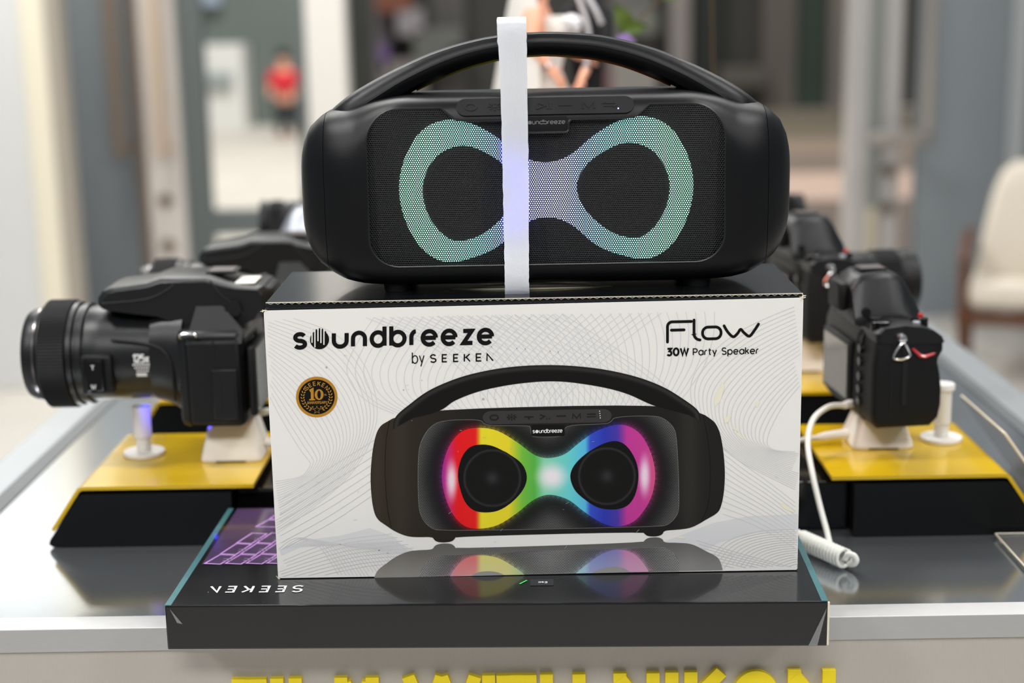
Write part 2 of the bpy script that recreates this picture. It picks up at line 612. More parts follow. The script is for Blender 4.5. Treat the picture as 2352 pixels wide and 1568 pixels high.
G = {
    's': (_s(1, .78), .78), 'o': (_o(), 1), 'u': ([[(0, 1), (0, .45)] + arc(.43, .43, .43, .43, 180, 360)[1:] + [(.86, 1)]], .86),
    'n': ([[(0, 0), (0, .55)] + arc(.43, .57, .43, .43, 180, 0)[1:] + [(.86, 0)]], .86),
    'd': (_o() + [[(1, 1.42), (1, 0)]], 1), 'b': (_o() + [[(0, 1.42), (0, 0)]], 1),
    'r': ([[(0, 0), (0, .5)] + arc(.48, .52, .48, .48, 180, 88)[1:]], .5),
    'e': ([[(.03, .5), (1, .5)], arc(.5, .5, .5, .5, 0, 318, 22)], 1), 'z': ([[(.04, .95), (.74, .95), (.06, .05), (.8, .05)]], .8),
    'y': ([[(0, 1), (.44, .08)], [(.86, 1), (.28, -.42)]], .86), 'a': (_o() + [[(1, 1), (1, 0)]], 1), 'p': (_o() + [[(0, 1), (0, -.42)]], 1),
    't': ([[(.25, 1.35), (.25, .25)] + arc(.5, .25, .25, .22, 180, 280, 6)[1:], [(0, .98), (.6, .98)]], .6),
    'h': ([[(0, 1.42), (0, 0)], [(0, .55)] + arc(.43, .57, .43, .43, 180, 0)[1:] + [(.86, 0)]], .86),
    'k': ([[(0, 1.42), (0, 0)], [(.7, 1), (.04, .42)], [(.3, .62), (.74, 0)]], .74),
    'S': (_s(1.4, 1.0), 1.0), 'E': ([[(.85, 1.36), (.04, 1.36), (.04, .04), (.85, .04)], [(.04, .7), (.76, .7)]], .85),
    'K': ([[(0, 1.4), (0, 0)], [(.9, 1.4), (.16, .66)], [(.32, .8), (.95, 0)]], .95),
    'Q': ([[(0, 0), (.02, 1.34), (.95, .02)], [(.93, 1.34), (.95, 1.34)]], .95),   # last letter of the maker's mark: open N with a dot
    'N': ([[(0, 0), (0, 1.4), (.95, 0), (.95, 1.4)]], .95), 'W': ([[(0, 1.4), (.4, 0), (.75, 1.3), (1.1, 0), (1.5, 1.4)]], 1.5),
    'P': ([[(0, 0), (0, 1.36), (.5, 1.36)] + arc(.5, .98, .42, .38, 90, -90)[1:] + [(0, .6)]], .92),
    'R': ([[(0, 0), (0, 1.36), (.5, 1.36)] + arc(.5, .98, .42, .38, 90, -90)[1:] + [(0, .6)], [(.45, .6), (.92, 0)]], .92),
    'A': ([[(0, 0), (.55, 1.4), (1.1, 0)], [(.22, .45), (.88, .45)]], 1.1), 'V': ([[(0, 1.4), (.55, 0), (1.1, 1.4)]], 1.1),
    'Y': ([[(0, 1.4), (.5, .65), (1.0, 1.4)], [(.5, .65), (.5, 0)]], 1.0), 'I': ([[(0, 1.4), (0, 0)]], .05),
    'F': ([[(.85, 1.36), (.04, 1.36), (.04, 0)], [(.04, .7), (.76, .7)]], .85), 'L': ([[(0, 1.4), (0, .05), (.75, .05)]], .75),
    'M': ([[(0, 0), (0, 1.4), (.6, .35), (1.2, 1.4), (1.2, 0)]], 1.2), 'T': ([[(0, 1.36), (1, 1.36)], [(.5, 1.36), (.5, 0)]], 1),
    'H': ([[(0, 1.4), (0, 0)], [(.95, 1.4), (.95, 0)], [(0, .7), (.95, .7)]], .95), 'O': (_o(1.3, 1.4), 1.3),
    '3': ([[(.05, 1.36), (.8, 1.36), (.42, .85)] + arc(.42, .43, .42, .42, 80, -150)[1:]], .86), '0': (_o(.95, 1.4), .95),
    '1': ([[(0, 1.1), (.35, 1.4), (.35, 0)]], .4), '2': ([arc(.42, 1.0, .42, .4, 170, -30, 10) + [(.04, .05), (.88, .05)]], .86),
    '5': ([[(.75, 1.36), (.12, 1.36), (.08, .8)] + arc(.42, .44, .44, .44, 120, -150, 12)], .88), 'x': ([[(0, 1), (.7, 0)], [(.7, 1), (0, 0)]], .7),
    'c': ([arc(.5, .5, .5, .5, 45, 315, 16)], .9),
}


def text_width(txt, gap, space):
    return sum((space if c == ' ' else G[c][1]) + gap for c in txt) - gap


def write(mb, txt, x, y, size, wd, gap, fn, space=.6, rnd=False, fit=None, fn2=None):
    """strokes of txt starting at x on baseline y; fit = total width wanted"""
    k = size
    sx = size
    if fit:
        sx = (fit - wd) / text_width(txt, gap, space)
        x = x + wd / 2
    cx = x
    for c in txt:
        if c == ' ':
            cx += (space + gap) * sx
            continue
        for st in G[c][0]:
            pts = [(cx + p[0] * sx, y + p[1] * k) for p in st]
            if len(st) > 20 and abs(st[0][0] - st[-1][0]) < 1e-6 and abs(st[0][1] - st[-1][1]) < 1e-6:
                mb.ribbon(pts[:-1], wd, fn, closed=True)
            else:
                mb.ribbon(pts, wd, fn, rnd=rnd)
        cx += (G[c][1] + gap) * sx
    return cx


def logo_o(mb, mbw, cx, cy, r, fn, fnw):
    """round letter of the logo: a solid ball cut by five upright slots of uneven length"""
    mb.disc(cx, cy, r, r, fn, 32)
    for dx, top, bot in ((-.62, .55, -.25), (-.32, .95, -.75), (0, 1.0, -.1), (.31, 1.0, -.3), (.62, .6, -.5)):
        mbw.ribbon([(cx + (dx - .16) * r, cy + 1.15 * r), (cx + (dx - .16) * r, cy + bot * r)], .13 * r, fnw, rnd=True)
    for dx, top in ((-.62, .72), (-.32, 1.02), (0, 1.12), (.31, 1.06), (.62, .8)):
        mb.ribbon([(cx + dx * r, cy), (cx + dx * r, cy + top * r)], .16 * r, fn, rnd=True)

# ================================================================== THE SETTING
FZ = -1.12
struct(M().box(-6, 6, -4, 7.9, FZ - 0.1, FZ).build('floor', 'floor', smooth=0))
o_out = struct(M().box(-16, 18, 7.9, 40, FZ - 0.12, FZ - 0.02).build('floor_outside', 'floor_out', smooth=0))
# paving courses seen through the open doorway on the right
for y0, y1, c in ((8.3, 12.6, (112, 98, 88)), (12.6, 14.7, (196, 170, 154)), (14.7, 16.6, (126, 112, 102)), (16.6, 18.4, (150, 132, 116)), (18.4, 23.5, (124, 114, 98))):
    M().box(0.6, 14, y0, y1 - .03, FZ - 0.02, FZ - 0.005).build('paving_band', mat('paving_band', c, 0.6, var=0.06, vscale=2), o_out, smooth=0)
# white wall pier with a cream trim at the left
struct(M().box(-4.2, -2.076, 6.46, 6.6, FZ, 2.2, 0.01).build('wall_left', 'wallw', smooth=0))
struct(M().box(-2.075, -1.972, 6.44, 6.58, FZ, 2.2, 0.012).build('trim_1', 'cream', smooth=0))
M().box(-1.971, -1.918, 6.45, 6.58, FZ, 2.2, .004).build('edge_strip', mat('taupe_painted_shade', (176, 168, 156), .6), bpy.data.objects['trim_1'], smooth=0)  # side face of the trim, its shade put into the darker taupe
# slate panels either side of the doorway, with posts
struct(M().box(-3.6, -1.946, 7.76, 7.84, FZ, 2.2).build('wall_back_left', 'greypanel', smooth=0))
struct(M().box(2.00, 4.6, 7.72, 7.84, FZ, 2.2).build('wall_back_right', 'greypanel', smooth=0))
struct(M().box(2.43, 2.52, 7.66, 7.72, FZ, 2.2, 0.01).build('trim_2', mat('grey_cover_strip', (168, 172, 174), 0.45), smooth=0))
struct(M().box(-1.065, -0.865, 7.7, 7.88, FZ, 2.2, 0.012).build('trim_3', 'postw', smooth=0))
struct(M().box(2.6, 4.6, 7.64, 7.72, FZ, 2.2).build('wall_right_return', mat('dark_slate_panel', (96, 102, 108), 0.5, var=0.03, vscale=2), smooth=0))

# left glazed door: leaf frame with mid rail, two panes, pull handle
d1 = M()
d1.box(-1.72, -1.59, 7.76, 7.84, FZ + .01, 2.2, .004)
d1.box(-1.12, -1.066, 7.76, 7.84, FZ + .01, 2.2, .004)
d1.box(-1.59, -1.12, 7.76, 7.84, -.64, -.515, .004)
d1.box(-1.59, -1.12, 7.76, 7.84, FZ + .01, -.98, .004)
door1 = struct(d1.build('door_1', 'greyframe', smooth=0))
for z0, z1 in ((-.515, 2.2), (-.98, -.64)):
    M().box(-1.59, -1.12, 7.795, 7.805, z0, z1).build('pane', 'glass', door1, smooth=0)
p1 = struct(M().box(-1.90, -1.715, 7.7, 7.86, FZ, 2.2, .012).build('trim_4', 'post', smooth=0))
M().box(-1.945, -1.90, 7.68, 7.86, FZ, 2.2, .008).build('edge_strip', mat('brown_edge_strip', (118, 104, 94), .5), p1, smooth=0)
for px_, zz in ((-1.81, -.45), (-1.81, -.68)):
    M().lathe([(.035, 7.685), (.035, 7.7)], 16, 'y', (px_, 0, zz)).build('lock_cover', mat('lock_cover_bronze', (140, 122, 104), .4, metal=.5), p1)
for hx, m_ in ((-1.985, mat('bronze_pull', (138, 124, 112), .35, metal=.4)), (-1.775, 'tan')):
    h = M()
    h.box(hx - .035, hx + .035, 7.52, 7.56, -.215, 1.6, .012)
    h.box(hx - .03, hx + .03, 7.54, 7.7, -.2, -.16, .008)
    h.box(hx - .03, hx + .03, 7.54, 7.7, 1.4, 1.44, .008)
    h.build('door_handle', m_, p1)
# right jamb with its big D pull
p2 = struct(M().box(1.645, 1.905, 7.7, 7.86, FZ, 2.2, .012).build('trim_5', mat('grey_metal_post', (186, 183, 180), .4, metal=.2, var=.05, vscale=6), smooth=0))
M().box(1.735, 1.80, 7.685, 7.7, FZ, 2.2, .004).build('glazing_channel', mat('grey_green_channel', (138, 142, 138), .4, metal=.3), p2, smooth=0)
M().box(1.74, 1.79, 7.68, 7.69, -.98, -.55, .004).build('cover_plate', mat('beige_cover', (196, 184, 162), .5), p2, smooth=0)
h = M()
h.box(1.965, 2.015, 7.5, 7.56, -.2, 1.6, .014)
h.box(1.72, 2.015, 7.5, 7.56, -.215, -.155, .014)
h.box(1.8, 1.85, 7.54, 7.7, -.2, -.165, .006)
h.box(1.80, 2.015, 7.5, 7.56, 1.4, 1.45, .014)
h.build('door_handle', mat('steel_pull', (172, 166, 160), .3, metal=.5), p2)
for zz in (-.36, -.55):
    M().lathe([(.03, 7.66), (.034, 7.7)], 16, 'y', (1.845, 0, zz)).build('lock_cylinder', mat('lock_bronze', (116, 106, 96), .4, metal=.5), p2)

# storefronts across the way, built as a thing with columns, window bays and displays
sf = thing('storefront', 'dark shopfront with grey columns across the walkway', 'storefront', (0, 24, FZ))
fx = lambda px: -8.17 + px * .006834
M().box(-3.2, 14, 24.2, 24.5, FZ - .02, 4).build('facade', mat('dark_facade', (52, 52, 48), .6, var=.25, vscale=.6), sf, True, 0)
for a, b, c, y in ((790, 868, (62, 64, 60), 23.9), (868, 905, (96, 92, 96), 23.8), (1000, 1075, (74, 72, 70), 23.9), (1400, 1500, (104, 102, 98), 23.9), (1530, 1575, (136, 130, 126), 23.7), (1575, 1650, (34, 38, 34), 23.95), (1740, 1815, (92, 86, 80), 23.8), (1815, 1885, (46, 58, 50), 23.9), (1888, 1930, (112, 106, 100), 23.7)):
    M().box(fx(a), fx(b), y, 24.2, FZ - .02, 4).build('column', mat('storefront_column', c, .6, var=.1, vscale=1), sf, True, 0)
for a, b, z0, z1, c in ((880, 985, -.9, -.25, (112, 106, 104)), (885, 905, -.45, -.05, (98, 74, 128)), (925, 985, .1, .5, (128, 124, 128)), (880, 960, .45, .75, (108, 62, 44)), (960, 1070, -.3, .2, (88, 90, 86)), (1040, 1075, -.2, -.05, (88, 66, 124)), (1395, 1500, -.85, -.3, (142, 138, 132)), (1430, 1520, -1.1, -.85, (106, 110, 106)), (1640, 1740, -.75, -.45, (84, 80, 74)), (1420, 1500, .05, .4, (110, 112, 104)), (1385, 1400, -.9, -.4, (118, 76, 80))):
    M().box(fx(a), fx(b), 23.4, 23.8, z0, z1, .02).build('window_display', mat('window_display', c, .6, var=.15, vscale=2), sf, True, 0)
# pale building and hedge outside the left door
wb = thing('pale_building', 'pale rendered building seen through the left glazed door', 'building', (-4.2, 22, FZ))
M().box(-5.2, -3.95, 22, 23, FZ - .02, .05).build('wall', mat('pale_render', (226, 224, 220), .7, var=.05, vscale=1), wb, True, 0)
M().box(-5.3, -2.7, 22.6, 23.4, FZ - .02, 3).build('wall', mat('grey_green_render', (104, 112, 108), .7, var=.12, vscale=1), wb, True, 0)
M().box(-5.0, -4.1, 21.9, 22.0, -.55, -.35).build('window_band', mat('grey_window_band', (150, 158, 158), .3), wb, True, 0)
M().box(-4.9, -4.3, 22.4, 22.6, .60, .95).build('window', mat('sky_blue_window', (158, 172, 190), .3), wb, True, 0)

# grey half-height partition with a white top, bottom left
pt = thing('low_partition', 'low grey partition with a bright white top at the lower left', 'partition', (-1.55, 3.55, FZ), radians(-57))
M().box(-.75, .36, -.17, -.02, 0, .5, .006).build('panel', mat('grey_partition', (150, 154, 160), .5), pt, smooth=0)
M().box(-.76, .37, -.18, 0.0, .5, .57, .02).build('cap', mat('white_partition_cap', (244, 246, 250), .4), pt)

# ================================================================== DISPLAY TABLE
TX0, TX1, TY0, TY1 = -.509, .543, 1.111, 2.85
RIM = mat('grey_side_rim', (150, 154, 157), .4, metal=.5)
tb = thing('display_table', 'grey display table with metal rim and yellow raised lettering on its front', 'table', (0.017, 1.9, FZ))
M().box(TX0, TX1, TY0 + .0255, TY1, -.02, 0).build('tabletop', 'tabletop', tb, True, 0)
M().box(TX0 - .05, TX1 + .05, TY0, TY0 + .025, -.0185, .0006, .0006).build('front_rim', 'alu', tb, True, 0)
M().box(TX0 - .018, TX0 - .002, TY0 + .026, TY1, -.02, .0002).build('rim_joint', mat('dark_joint_strip', (84, 87, 89), .5), tb, True, 0)  # dark joint between tabletop and side rim
M().box(TX1 + .002, TX1 + .018, TY0 + .026, TY1, -.02, .0002).build('rim_joint', bpy.data.materials['dark_joint_strip'], tb, True, 0)
M().box(TX0 - .06, TX0 - .018, TY0 + .026, TY1, -.02, .0008, .002).build('side_rim', RIM, tb, True, 0)
M().box(TX1 + .018, TX1 + .06, TY0 + .026, TY1, -.02, .0008, .002).build('side_rim', RIM, tb, True, 0)
M().box(TX0 - .05, TX1 + .05, TY0 + .003, TY0 + .02, FZ + .06, -.0187).build('front_panel', 'panel', tb, True, 0)
M().box(TX0 - .05, TX0 - .03, TY0 + .021, TY1, FZ + .06, -.021).build('side_panel', 'panel', tb, True, 0)
M().box(TX1 + .03, TX1 + .05, TY0 + .021, TY1, FZ + .06, -.021).build('side_panel', 'panel', tb, True, 0)
M().box(TX0, TX1, TY0 + .06, TY1 - .05, FZ, FZ + .06).build('plinth', 'stand', tb, True, 0)
# FILM WITH NIKON, each letter its own piece of cut acrylic
LW = .0102
LT, LB = -.0428, -.0848


def slab(strokes, x0):
    m = M()
    for st in strokes:
        # thick straight bars, mitred
        P = st
        mm = M().ribbon(P, LW, lambda u, v: (u, v, 0))
        N = len(P)
        loop = [mm.v[i][:2] for i in range(N)] + [mm.v[i][:2] for i in range(2 * N - 1, N - 1, -1)]
        m.prism([[(u_, v_ - .00003 * len(m.v)) for u_, v_ in loop]], lambda u, v, d: (u, d, v), TY0 + .003, TY0 - .002 - .000012 * len(m.v))
    return m


h2 = LW / 2
for ch, a, b in (('F', -.2345, -.2072), ('I', -.2041, -.1942), ('L', -.1898, -.1649), ('M', -.154, -.1192), ('W', -.1012, -.0385), ('I', -.0382, -.028), ('T', -.0269, .0044), ('H', .0071, .0428), ('N', .0646, .1007), ('I', .1054, .1153), ('K', .1201, .1571), ('O', .1575, .1945), ('N', .201, .2383)):
    l, r, t, bo, mid = a + h2, b - h2, LT, LB, (a + b) / 2
    ym = (t + bo) / 2
    st = {'F': [[(l, bo), (l, t)], [(a, t - h2), (b, t - h2)], [(a, ym), (b - .005, ym)]], 'I': [[(mid, bo), (mid, t)]], 'L': [[(l, t), (l, bo)], [(a, bo + h2), (b, bo + h2)]],
          'M': [[(l, bo), (l, t)], [(r, bo), (r, t)], [(l + .003, t - .004), (mid, ym - .008), (r - .003, t - .004)]],
          'W': [[(l, t), (a + .019, bo + .004)], [(mid, t), (a + .019, bo + .004)], [(mid, t), (b - .019, bo + .004)], [(r, t), (b - .019, bo + .004)]],
          'T': [[(mid, bo), (mid, t)], [(a, t - h2), (b, t - h2)]], 'H': [[(l, bo), (l, t)], [(r, bo), (r, t)], [(l, ym), (r, ym)]],
          'N': [[(l, bo), (l, t)], [(r, bo), (r, t)], [(l, t - .004), (r, bo + .004)]], 'K': [[(l, bo), (l, t)], [(b - .008, t), (l + .004, ym)], [(l + .007, ym), (b - .007, bo)]], 'O': []}[ch]
    if ch == 'O':
        m = M().prism([arc(mid, ym, .0185, .0212, 0, 360, 36)[:-1], arc(mid, ym, .0095, .0115, 0, 360, 36)[:-1]], lambda u, v, d: (u, d, v), TY0 + .003, TY0 - .002)
    else:
        m = slab(st, a)
    m.build('letter', 'yellow2', tb, True, 0)

# ================================================================== FLAT BLACK KEYBOARD BOX
KW, KD, KH = .493, .228, .0352
kb = thing('keyboard_box', 'flat black shrink-wrapped keyboard carton under the white speaker carton', 'box', (-.0235, 1.1765, .0004), radians(-1.4))
M().box(-KW / 2, KW / 2, -KD / 2, KD / 2, 0, KH, .0012).build('carton', 'blackcard', kb, smooth=30)
kf = lambda off: (lambda u, v: (u, v, KH + off + LEV[0]))
for s_ in (-1, 1):
    x_ = s_ * (KW / 2 - .0024)
    M().box(x_ - .0024, x_ + .0024, -KD / 2 + .001, KD / 2 - .001, KH - .0002, KH + .0003).build('side_strip', 'teal', kb, smooth=0)
# maker's mark, upside down from the front
mk = M()
wk = lambda u, v: (-.1835 - u, -.0815 - v, KH + .0004)
write(mk, 'SEEKEQ', -.0365, -.0055, .0088, .0019, .85, wk, fit=.0735)
mk.build('printed_lettering', 'inkwhite', kb, smooth=0)
# glowing keyboard picture (back left corner), key outlines as print
kpan = M().flat([[(-.238, -.028), (.12, -.028), (.12, .112), (-.238, .112)]], kf(.0003))
kpan.build('keyboard_picture', mat('purple_keyboard_print', (72, 54, 84), .22, coat=.5, var=.5, vscale=14), kb, smooth=0)
kg = M()
rows = [(-.026, -.006), (-.004, .020), (.022, .046), (.062, .080), (.082, .106)]
for q, (v0, v1) in enumerate(rows):
    x = -.236 + .008 * q
    for i in range(18):
        wd_ = .0168 if q < 3 else .03
        sk = .008
        kg.ribbon([(x, v0), (x + wd_ - .004, v0 - .002), (x + wd_ - .004 + sk, v1 - .002), (x + sk, v1)], .0015, kf(.0004 + .00001 * (i % 5) + .00005 * (q % 2)), closed=True)
        x += wd_
        if x > .08:
            break
kg.build('key_outline_print', mat('lilac_glow_ink', (196, 150, 214), .25, coat=.5, var=.25, vscale=10), kb, smooth=0)
kl = M()
for q, (v0, v1) in enumerate(rows[:3]):
    x = -.226 + .008 * q
    for i in range(16):
        for t_ in range(2):
            kl.ribbon([(x + .003, v0 + .006 + t_ * .004), (x + .0105, v0 + .0055 + t_ * .004)], .0012, kf(.0006))
        x += .0168
kl.build('key_legend_print', mat('key_legend_ink', (132, 108, 140), .3), kb, smooth=0)
# small corner key and green mark by the carton edge
M().flat([rrect(.026, .044, -.079, -.0655, .001)], kf(.0003)).build('corner_key_print', mat('dark_key_ink', (44, 46, 48), .25), kb, smooth=0)
e_ = M()
write(e_, 'Esc', -.039, 0, .0022, .0006, .3, lambda u, v: (-u, -.071 - v, KH + .0005))
e_.build('key_letter_print', 'inkwhite', kb, smooth=0)
M().ribbon([(.018, -.0755), (.0235, -.068)], .0014, kf(.0005)).build('green_mark_print', mat('green_ink', (60, 210, 96), .4), kb, smooth=0)
# creased film at the corners and worn card edges
M().add([(KW / 2 - .014, -KD / 2 - .0006, .001), (KW / 2 - .0075, -KD / 2 - .0008, .001), (KW / 2 - .0012, -KD / 2 - .0012, .031)], [(0, 1, 2)]).build('film_fold', 'film', kb, smooth=0)
M().add([(-KW / 2 + .004, -KD / 2 - .0006, .033), (-KW / 2 + .013, -KD / 2 - .0008, .021), (-KW / 2 + .009, -KD / 2 - .001, .022)], [(0, 1, 2)]).build('film_fold', 'film', kb, smooth=0)
for s_ in (1,):
    c_ = M()
    for k in range(6):
        z0 = .034 - k * .0055 if s_ > 0 else .034 - k * .0012
        x0 = s_ * (KW / 2 + .0002)
        c_.box(x0 - .0007, x0 + .0008, -KD / 2 - .0005, -KD / 2 + .0016, z0 - .0054 if s_ > 0 else z0 - .001, z0 + .0008, .0003)
    c_.build('worn_corner', 'card', kb, smooth=0)

# ================================================================== WHITE SPEAKER CARTON
BX0, BX1, BY0, BY1, BZ0 = -.1955, .2085, 1.12, 1.262, .0362
ZTL, ZTR = .2486, .2512
wb_ = thing('speaker_carton', 'white printed speaker carton with a black lid and colourful speaker picture', 'box', (.0065, 1.19, BZ0))
c = M()
c.add([(BX0, BY0 + .001, BZ0), (BX1, BY0 + .001, BZ0), (BX1, BY1, BZ0), (BX0, BY1, BZ0), (BX0, BY0 + .001, ZTL), (BX1, BY0 + .001, ZTR), (BX1, BY1, .2518), (BX0, BY1, .2518)],
      [(0, 1, 2, 3), (4, 5, 6, 7), (0, 1, 5, 4), (1, 2, 6, 5), (2, 3, 7, 6), (3, 0, 4, 7)])
c.build('carton_body', 'blackcard', wb_, True, 0)
# front panel, white, with slightly rounded folds
fp = M()
ring = lambda z_l, z_r, y: [(BX0 + .0002, y, z_l), (BX1 - .0002, y, z_r)]
loop = [(BX0 + .0008, BZ0 + .0002), (BX0, BZ0 + .001), (BX0, ZTL - .0015), (BX0 + .0012, ZTL), (BX1 - .0012, ZTR), (BX1, ZTR - .0015), (BX1, BZ0 + .0012), (BX1 - .001, BZ0 + .0002)]
fp.prism([loop], lambda u, v, d: (u, d, v), BY0, BY0 + .0012)
fp.build('front_panel', 'paper', wb_, True, 0)
# black tuck flap then the lid with its corrugated edge
M().box(BX0 + .001, BX1 - .001, BY0 + .004, BY0 + .0055, ZTL - .01, .2522).build('tuck_flap', 'blackcard', wb_, True, 0)
lid = M().box(BX0 + .001, BX1 + .0005, BY0 + .0055, BY1 + .001, .25245, .2537, .0003).build('lid', 'blackcard', wb_, True, 0)
ed = M()
n = 150
for k in range(n):
    x0 = BX0 + .002 + (BX1 - BX0 - .004) * k / n
    x1 = x0 + (BX1 - BX0) / n
    a, b = (.2525, .2536) if k % 2 else (.2536, .2525)
    ed.add([(x0, BY0 + .0052, a - .0002), (x1, BY0 + .0052, b - .0002), (x1, BY0 + .0052, b + .0001), (x0, BY0 + .0052, a + .0001)], [(0, 1, 2, 3)])
ed.box(BX0 + .001, BX1 + .0005, BY0 + .0048, BY0 + .0056, .25345, .2539)
ed.build('corrugated_edge', 'card', wb_, True, 0)
# carry slot in the lid: a bulging lens-shaped flap
sl = M()
for sgn in (1, -1):
    P = [(.006 + .063 * (2 * t - 1), 1.1685 + sgn * (.0085 if sgn > 0 else .007) * sin(pi * t), .2538 + .0018 * sin(pi * t) * (1 if sgn > 0 else .2)) for t in [k / 24 for k in range(25)]]
    sl.tube(P, [.0003 + .0007 * sin(pi * k / 24) for k in range(25)], 6)
sl.build('carry_slot', mat('slot_edge_card', (150, 146, 120), .4), wb_, True)
# worn corners
for x_, z_, nm in ((BX0, ZTL, 1), (BX1, ZTR, 1), (BX0, BZ0, 0), (BX1, .2527, 1)):
    m = M()
    for k in range(5):
        a = random.uniform(0, 6.28)
        l_ = random.uniform(.0015, .004)
        m.tube([(x_, BY0 + .0005, z_), (x_ + l_ * cos(a), BY0 - .0008, z_ + l_ * .7 * sin(a))], [.0005, .00015], 5)
    m.build('torn_corner', 'card', wb_, True)

# ---- artwork: drawn on an artboard, laid flat on the front panel
HM = (0.000312687, -5.4223908e-06, -0.37280163, -5.2629105e-06, -0.00033324626, 0.47923356, 1.2943873e-06, -5.9519506e-05)


def art(off):
    def f(x, y):
        d_ = HM[6] * x + HM[7] * y + 1
        return ((HM[0] * x + HM[1] * y + HM[2]) / d_, BY0 - off - LEV[0], (HM[3] * x + HM[4] * y + HM[5]) / d_)
    return f


A1, A2, A3, A4, A5, A6 = [art(k) for k in (.00004, .00029, .00032, .0004, .0009, .001)]
TILT = -.0235


def clip(poly, inside, cut):
    out = []
    for i in range(len(poly)):
        a, b = poly[i - 1], poly[i]
        ia, ib = inside(a), inside(b)
        if ia != ib:
            out.append(cut(a, b))
        if ib:
            out.append(b)
    return out


def clip_line(poly, y0, slope, below):
    """keep the side of the line y = y0 + slope*x (below = larger y)"""
    g = lambda p: (p[1] - y0 - slope * p[0]) * (1 if below else -1)

    def cut(a, b):
        t = g(a) / (g(a) - g(b))
        return (a[0] + (b[0] - a[0]) * t, a[1] + (b[1] - a[1]) * t)
    return clip(poly, lambda p: g(p) >= 0, cut)


def in_poly(x, y, P):
    r = False
    j = len(P) - 1
    for i in range(len(P)):
        if (P[i][1] > y) != (P[j][1] > y) and x < (P[j][0] - P[i][0]) * (y - P[i][1]) / (P[j][1] - P[i][1]) + P[i][0]:
            r = not r
        j = i
    return r


# guilloche lines
FAM = [0]


def family(A, B, n, mb, wd, cut=None):
    A, B = catmull(A, 7), catmull(B, 7)
    FAM[0] += 1
    for i in range(n):
        lv = art(.00006 + FAM[0] * .000016 + (i % 4) * .000004)
        t = i / (n - 1)
        P = [(a[0] + (b[0] - a[0]) * t, a[1] + (b[1] - a[1]) * t) for a, b in zip(A, B)]
        run = []
        for p in P + [None]:
            ok = p is not None and 610 + (p[1] - 714) * .05 < p[0] < 1840 - (p[1] - 700) * .0125 and p[1] > 732 - (p[0] - 610) * .0252 and p[1] < 1328 - (p[0] - 638) * .0226
            if ok:
                run.append(p)
            else:
                if len(run) > 2:
                    mb.ribbon(run, wd, lv)
                run = []


ga, gb = M(), M()
family([(620, 716), (760, 762), (835, 835), (866, 930), (852, 1010), (800, 1095), (700, 1180), (620, 1235)], [(600, 870), (640, 950), (685, 1025), (708, 1056), (712, 1068), (694, 1092), (655, 1102), (620, 1106)], 21, ga, 1.48)
family([(880, 700), (826, 778), (797, 842), (812, 890), (850, 925), (905, 950)], [(1560, 690), (1450, 770), (1360, 850), (1310, 900), (1290, 925), (1280, 950)], 30, gb, 1.48)
family([(960, 700), (1080, 770), (1150, 840), (1190, 900), (1200, 940), (1205, 960)], [(1640, 690), (1640, 760), (1622, 830), (1592, 880), (1570, 910), (1540, 940)], 30, gb, 1.48)
family([(800, 712), (980, 790), (1060, 850), (1110, 905), (1130, 940), (1140, 960)], [(1260, 700), (1400, 790), (1500, 860), (1540, 900), (1560, 930), (1570, 950)], 26, gb, 1.33)
family([(1860, 690), (1700, 760), (1600, 850), (1590, 930), (1630, 1000), (1710, 1065), (1860, 1140)], [(1860, 860), (1800, 930), (1770, 985), (1762, 1015), (1772, 1030), (1800, 1036), (1860, 1038)], 20, ga, 1.48)
family([(1640, 1010), (1700, 1060), (1770, 1110), (1860, 1180)], [(1660, 1180), (1720, 1200), (1780, 1230), (1860, 1280)], 12, ga, 1.40)
family([(640, 1260), (680, 1235), (730, 1250), (790, 1340)], [(900, 1240), (960, 1270), (1000, 1300), (1040, 1345)], 30, ga, 1.56)
family([(620, 1300), (760, 1245), (900, 1225)], [(640, 1345), (840, 1300), (1000, 1290)], 9, ga, 1.33)
family([(1600, 1330), (1660, 1250), (1740, 1220), (1850, 1215)], [(1800, 1330), (1810, 1310), (1830, 1300), (1850, 1295)], 18, ga, 1.56)
family([(1600, 1240), (1700, 1270), (1850, 1310)], [(1640, 1300), (1740, 1320), (1850, 1335)], 8, ga, 1.33)
family([(640, 1150), (740, 1085), (860, 1010)], [(645, 1262), (760, 1200), (880, 1120)], 8, ga, 1.25)
M().flat([[(642, 1262), (700, 1240), (780, 1230), (850, 1212), (905, 1232), (960, 1290), (900, 1262), (780, 1248), (700, 1252), (646, 1275)]], A1).build('grey_wave_print', 'inkgrey2', wb_, True, 0)
M().flat([[(1520, 1245), (1640, 1200), (1720, 1185), (1834, 1180), (1833, 1215), (1740, 1222), (1650, 1245), (1600, 1275)]], A1).build('grey_wave_print', 'inkgrey2', wb_, True, 0)
g_ = ga.build('fine_line_print', 'inkgrey', wb_, True, 0)
g_['kind'] = 'stuff'
g_ = gb.build('fine_line_print', mat('lilac_grey_ink', (209, 209, 214), .35), wb_, True, 0)
g_['kind'] = 'stuff'

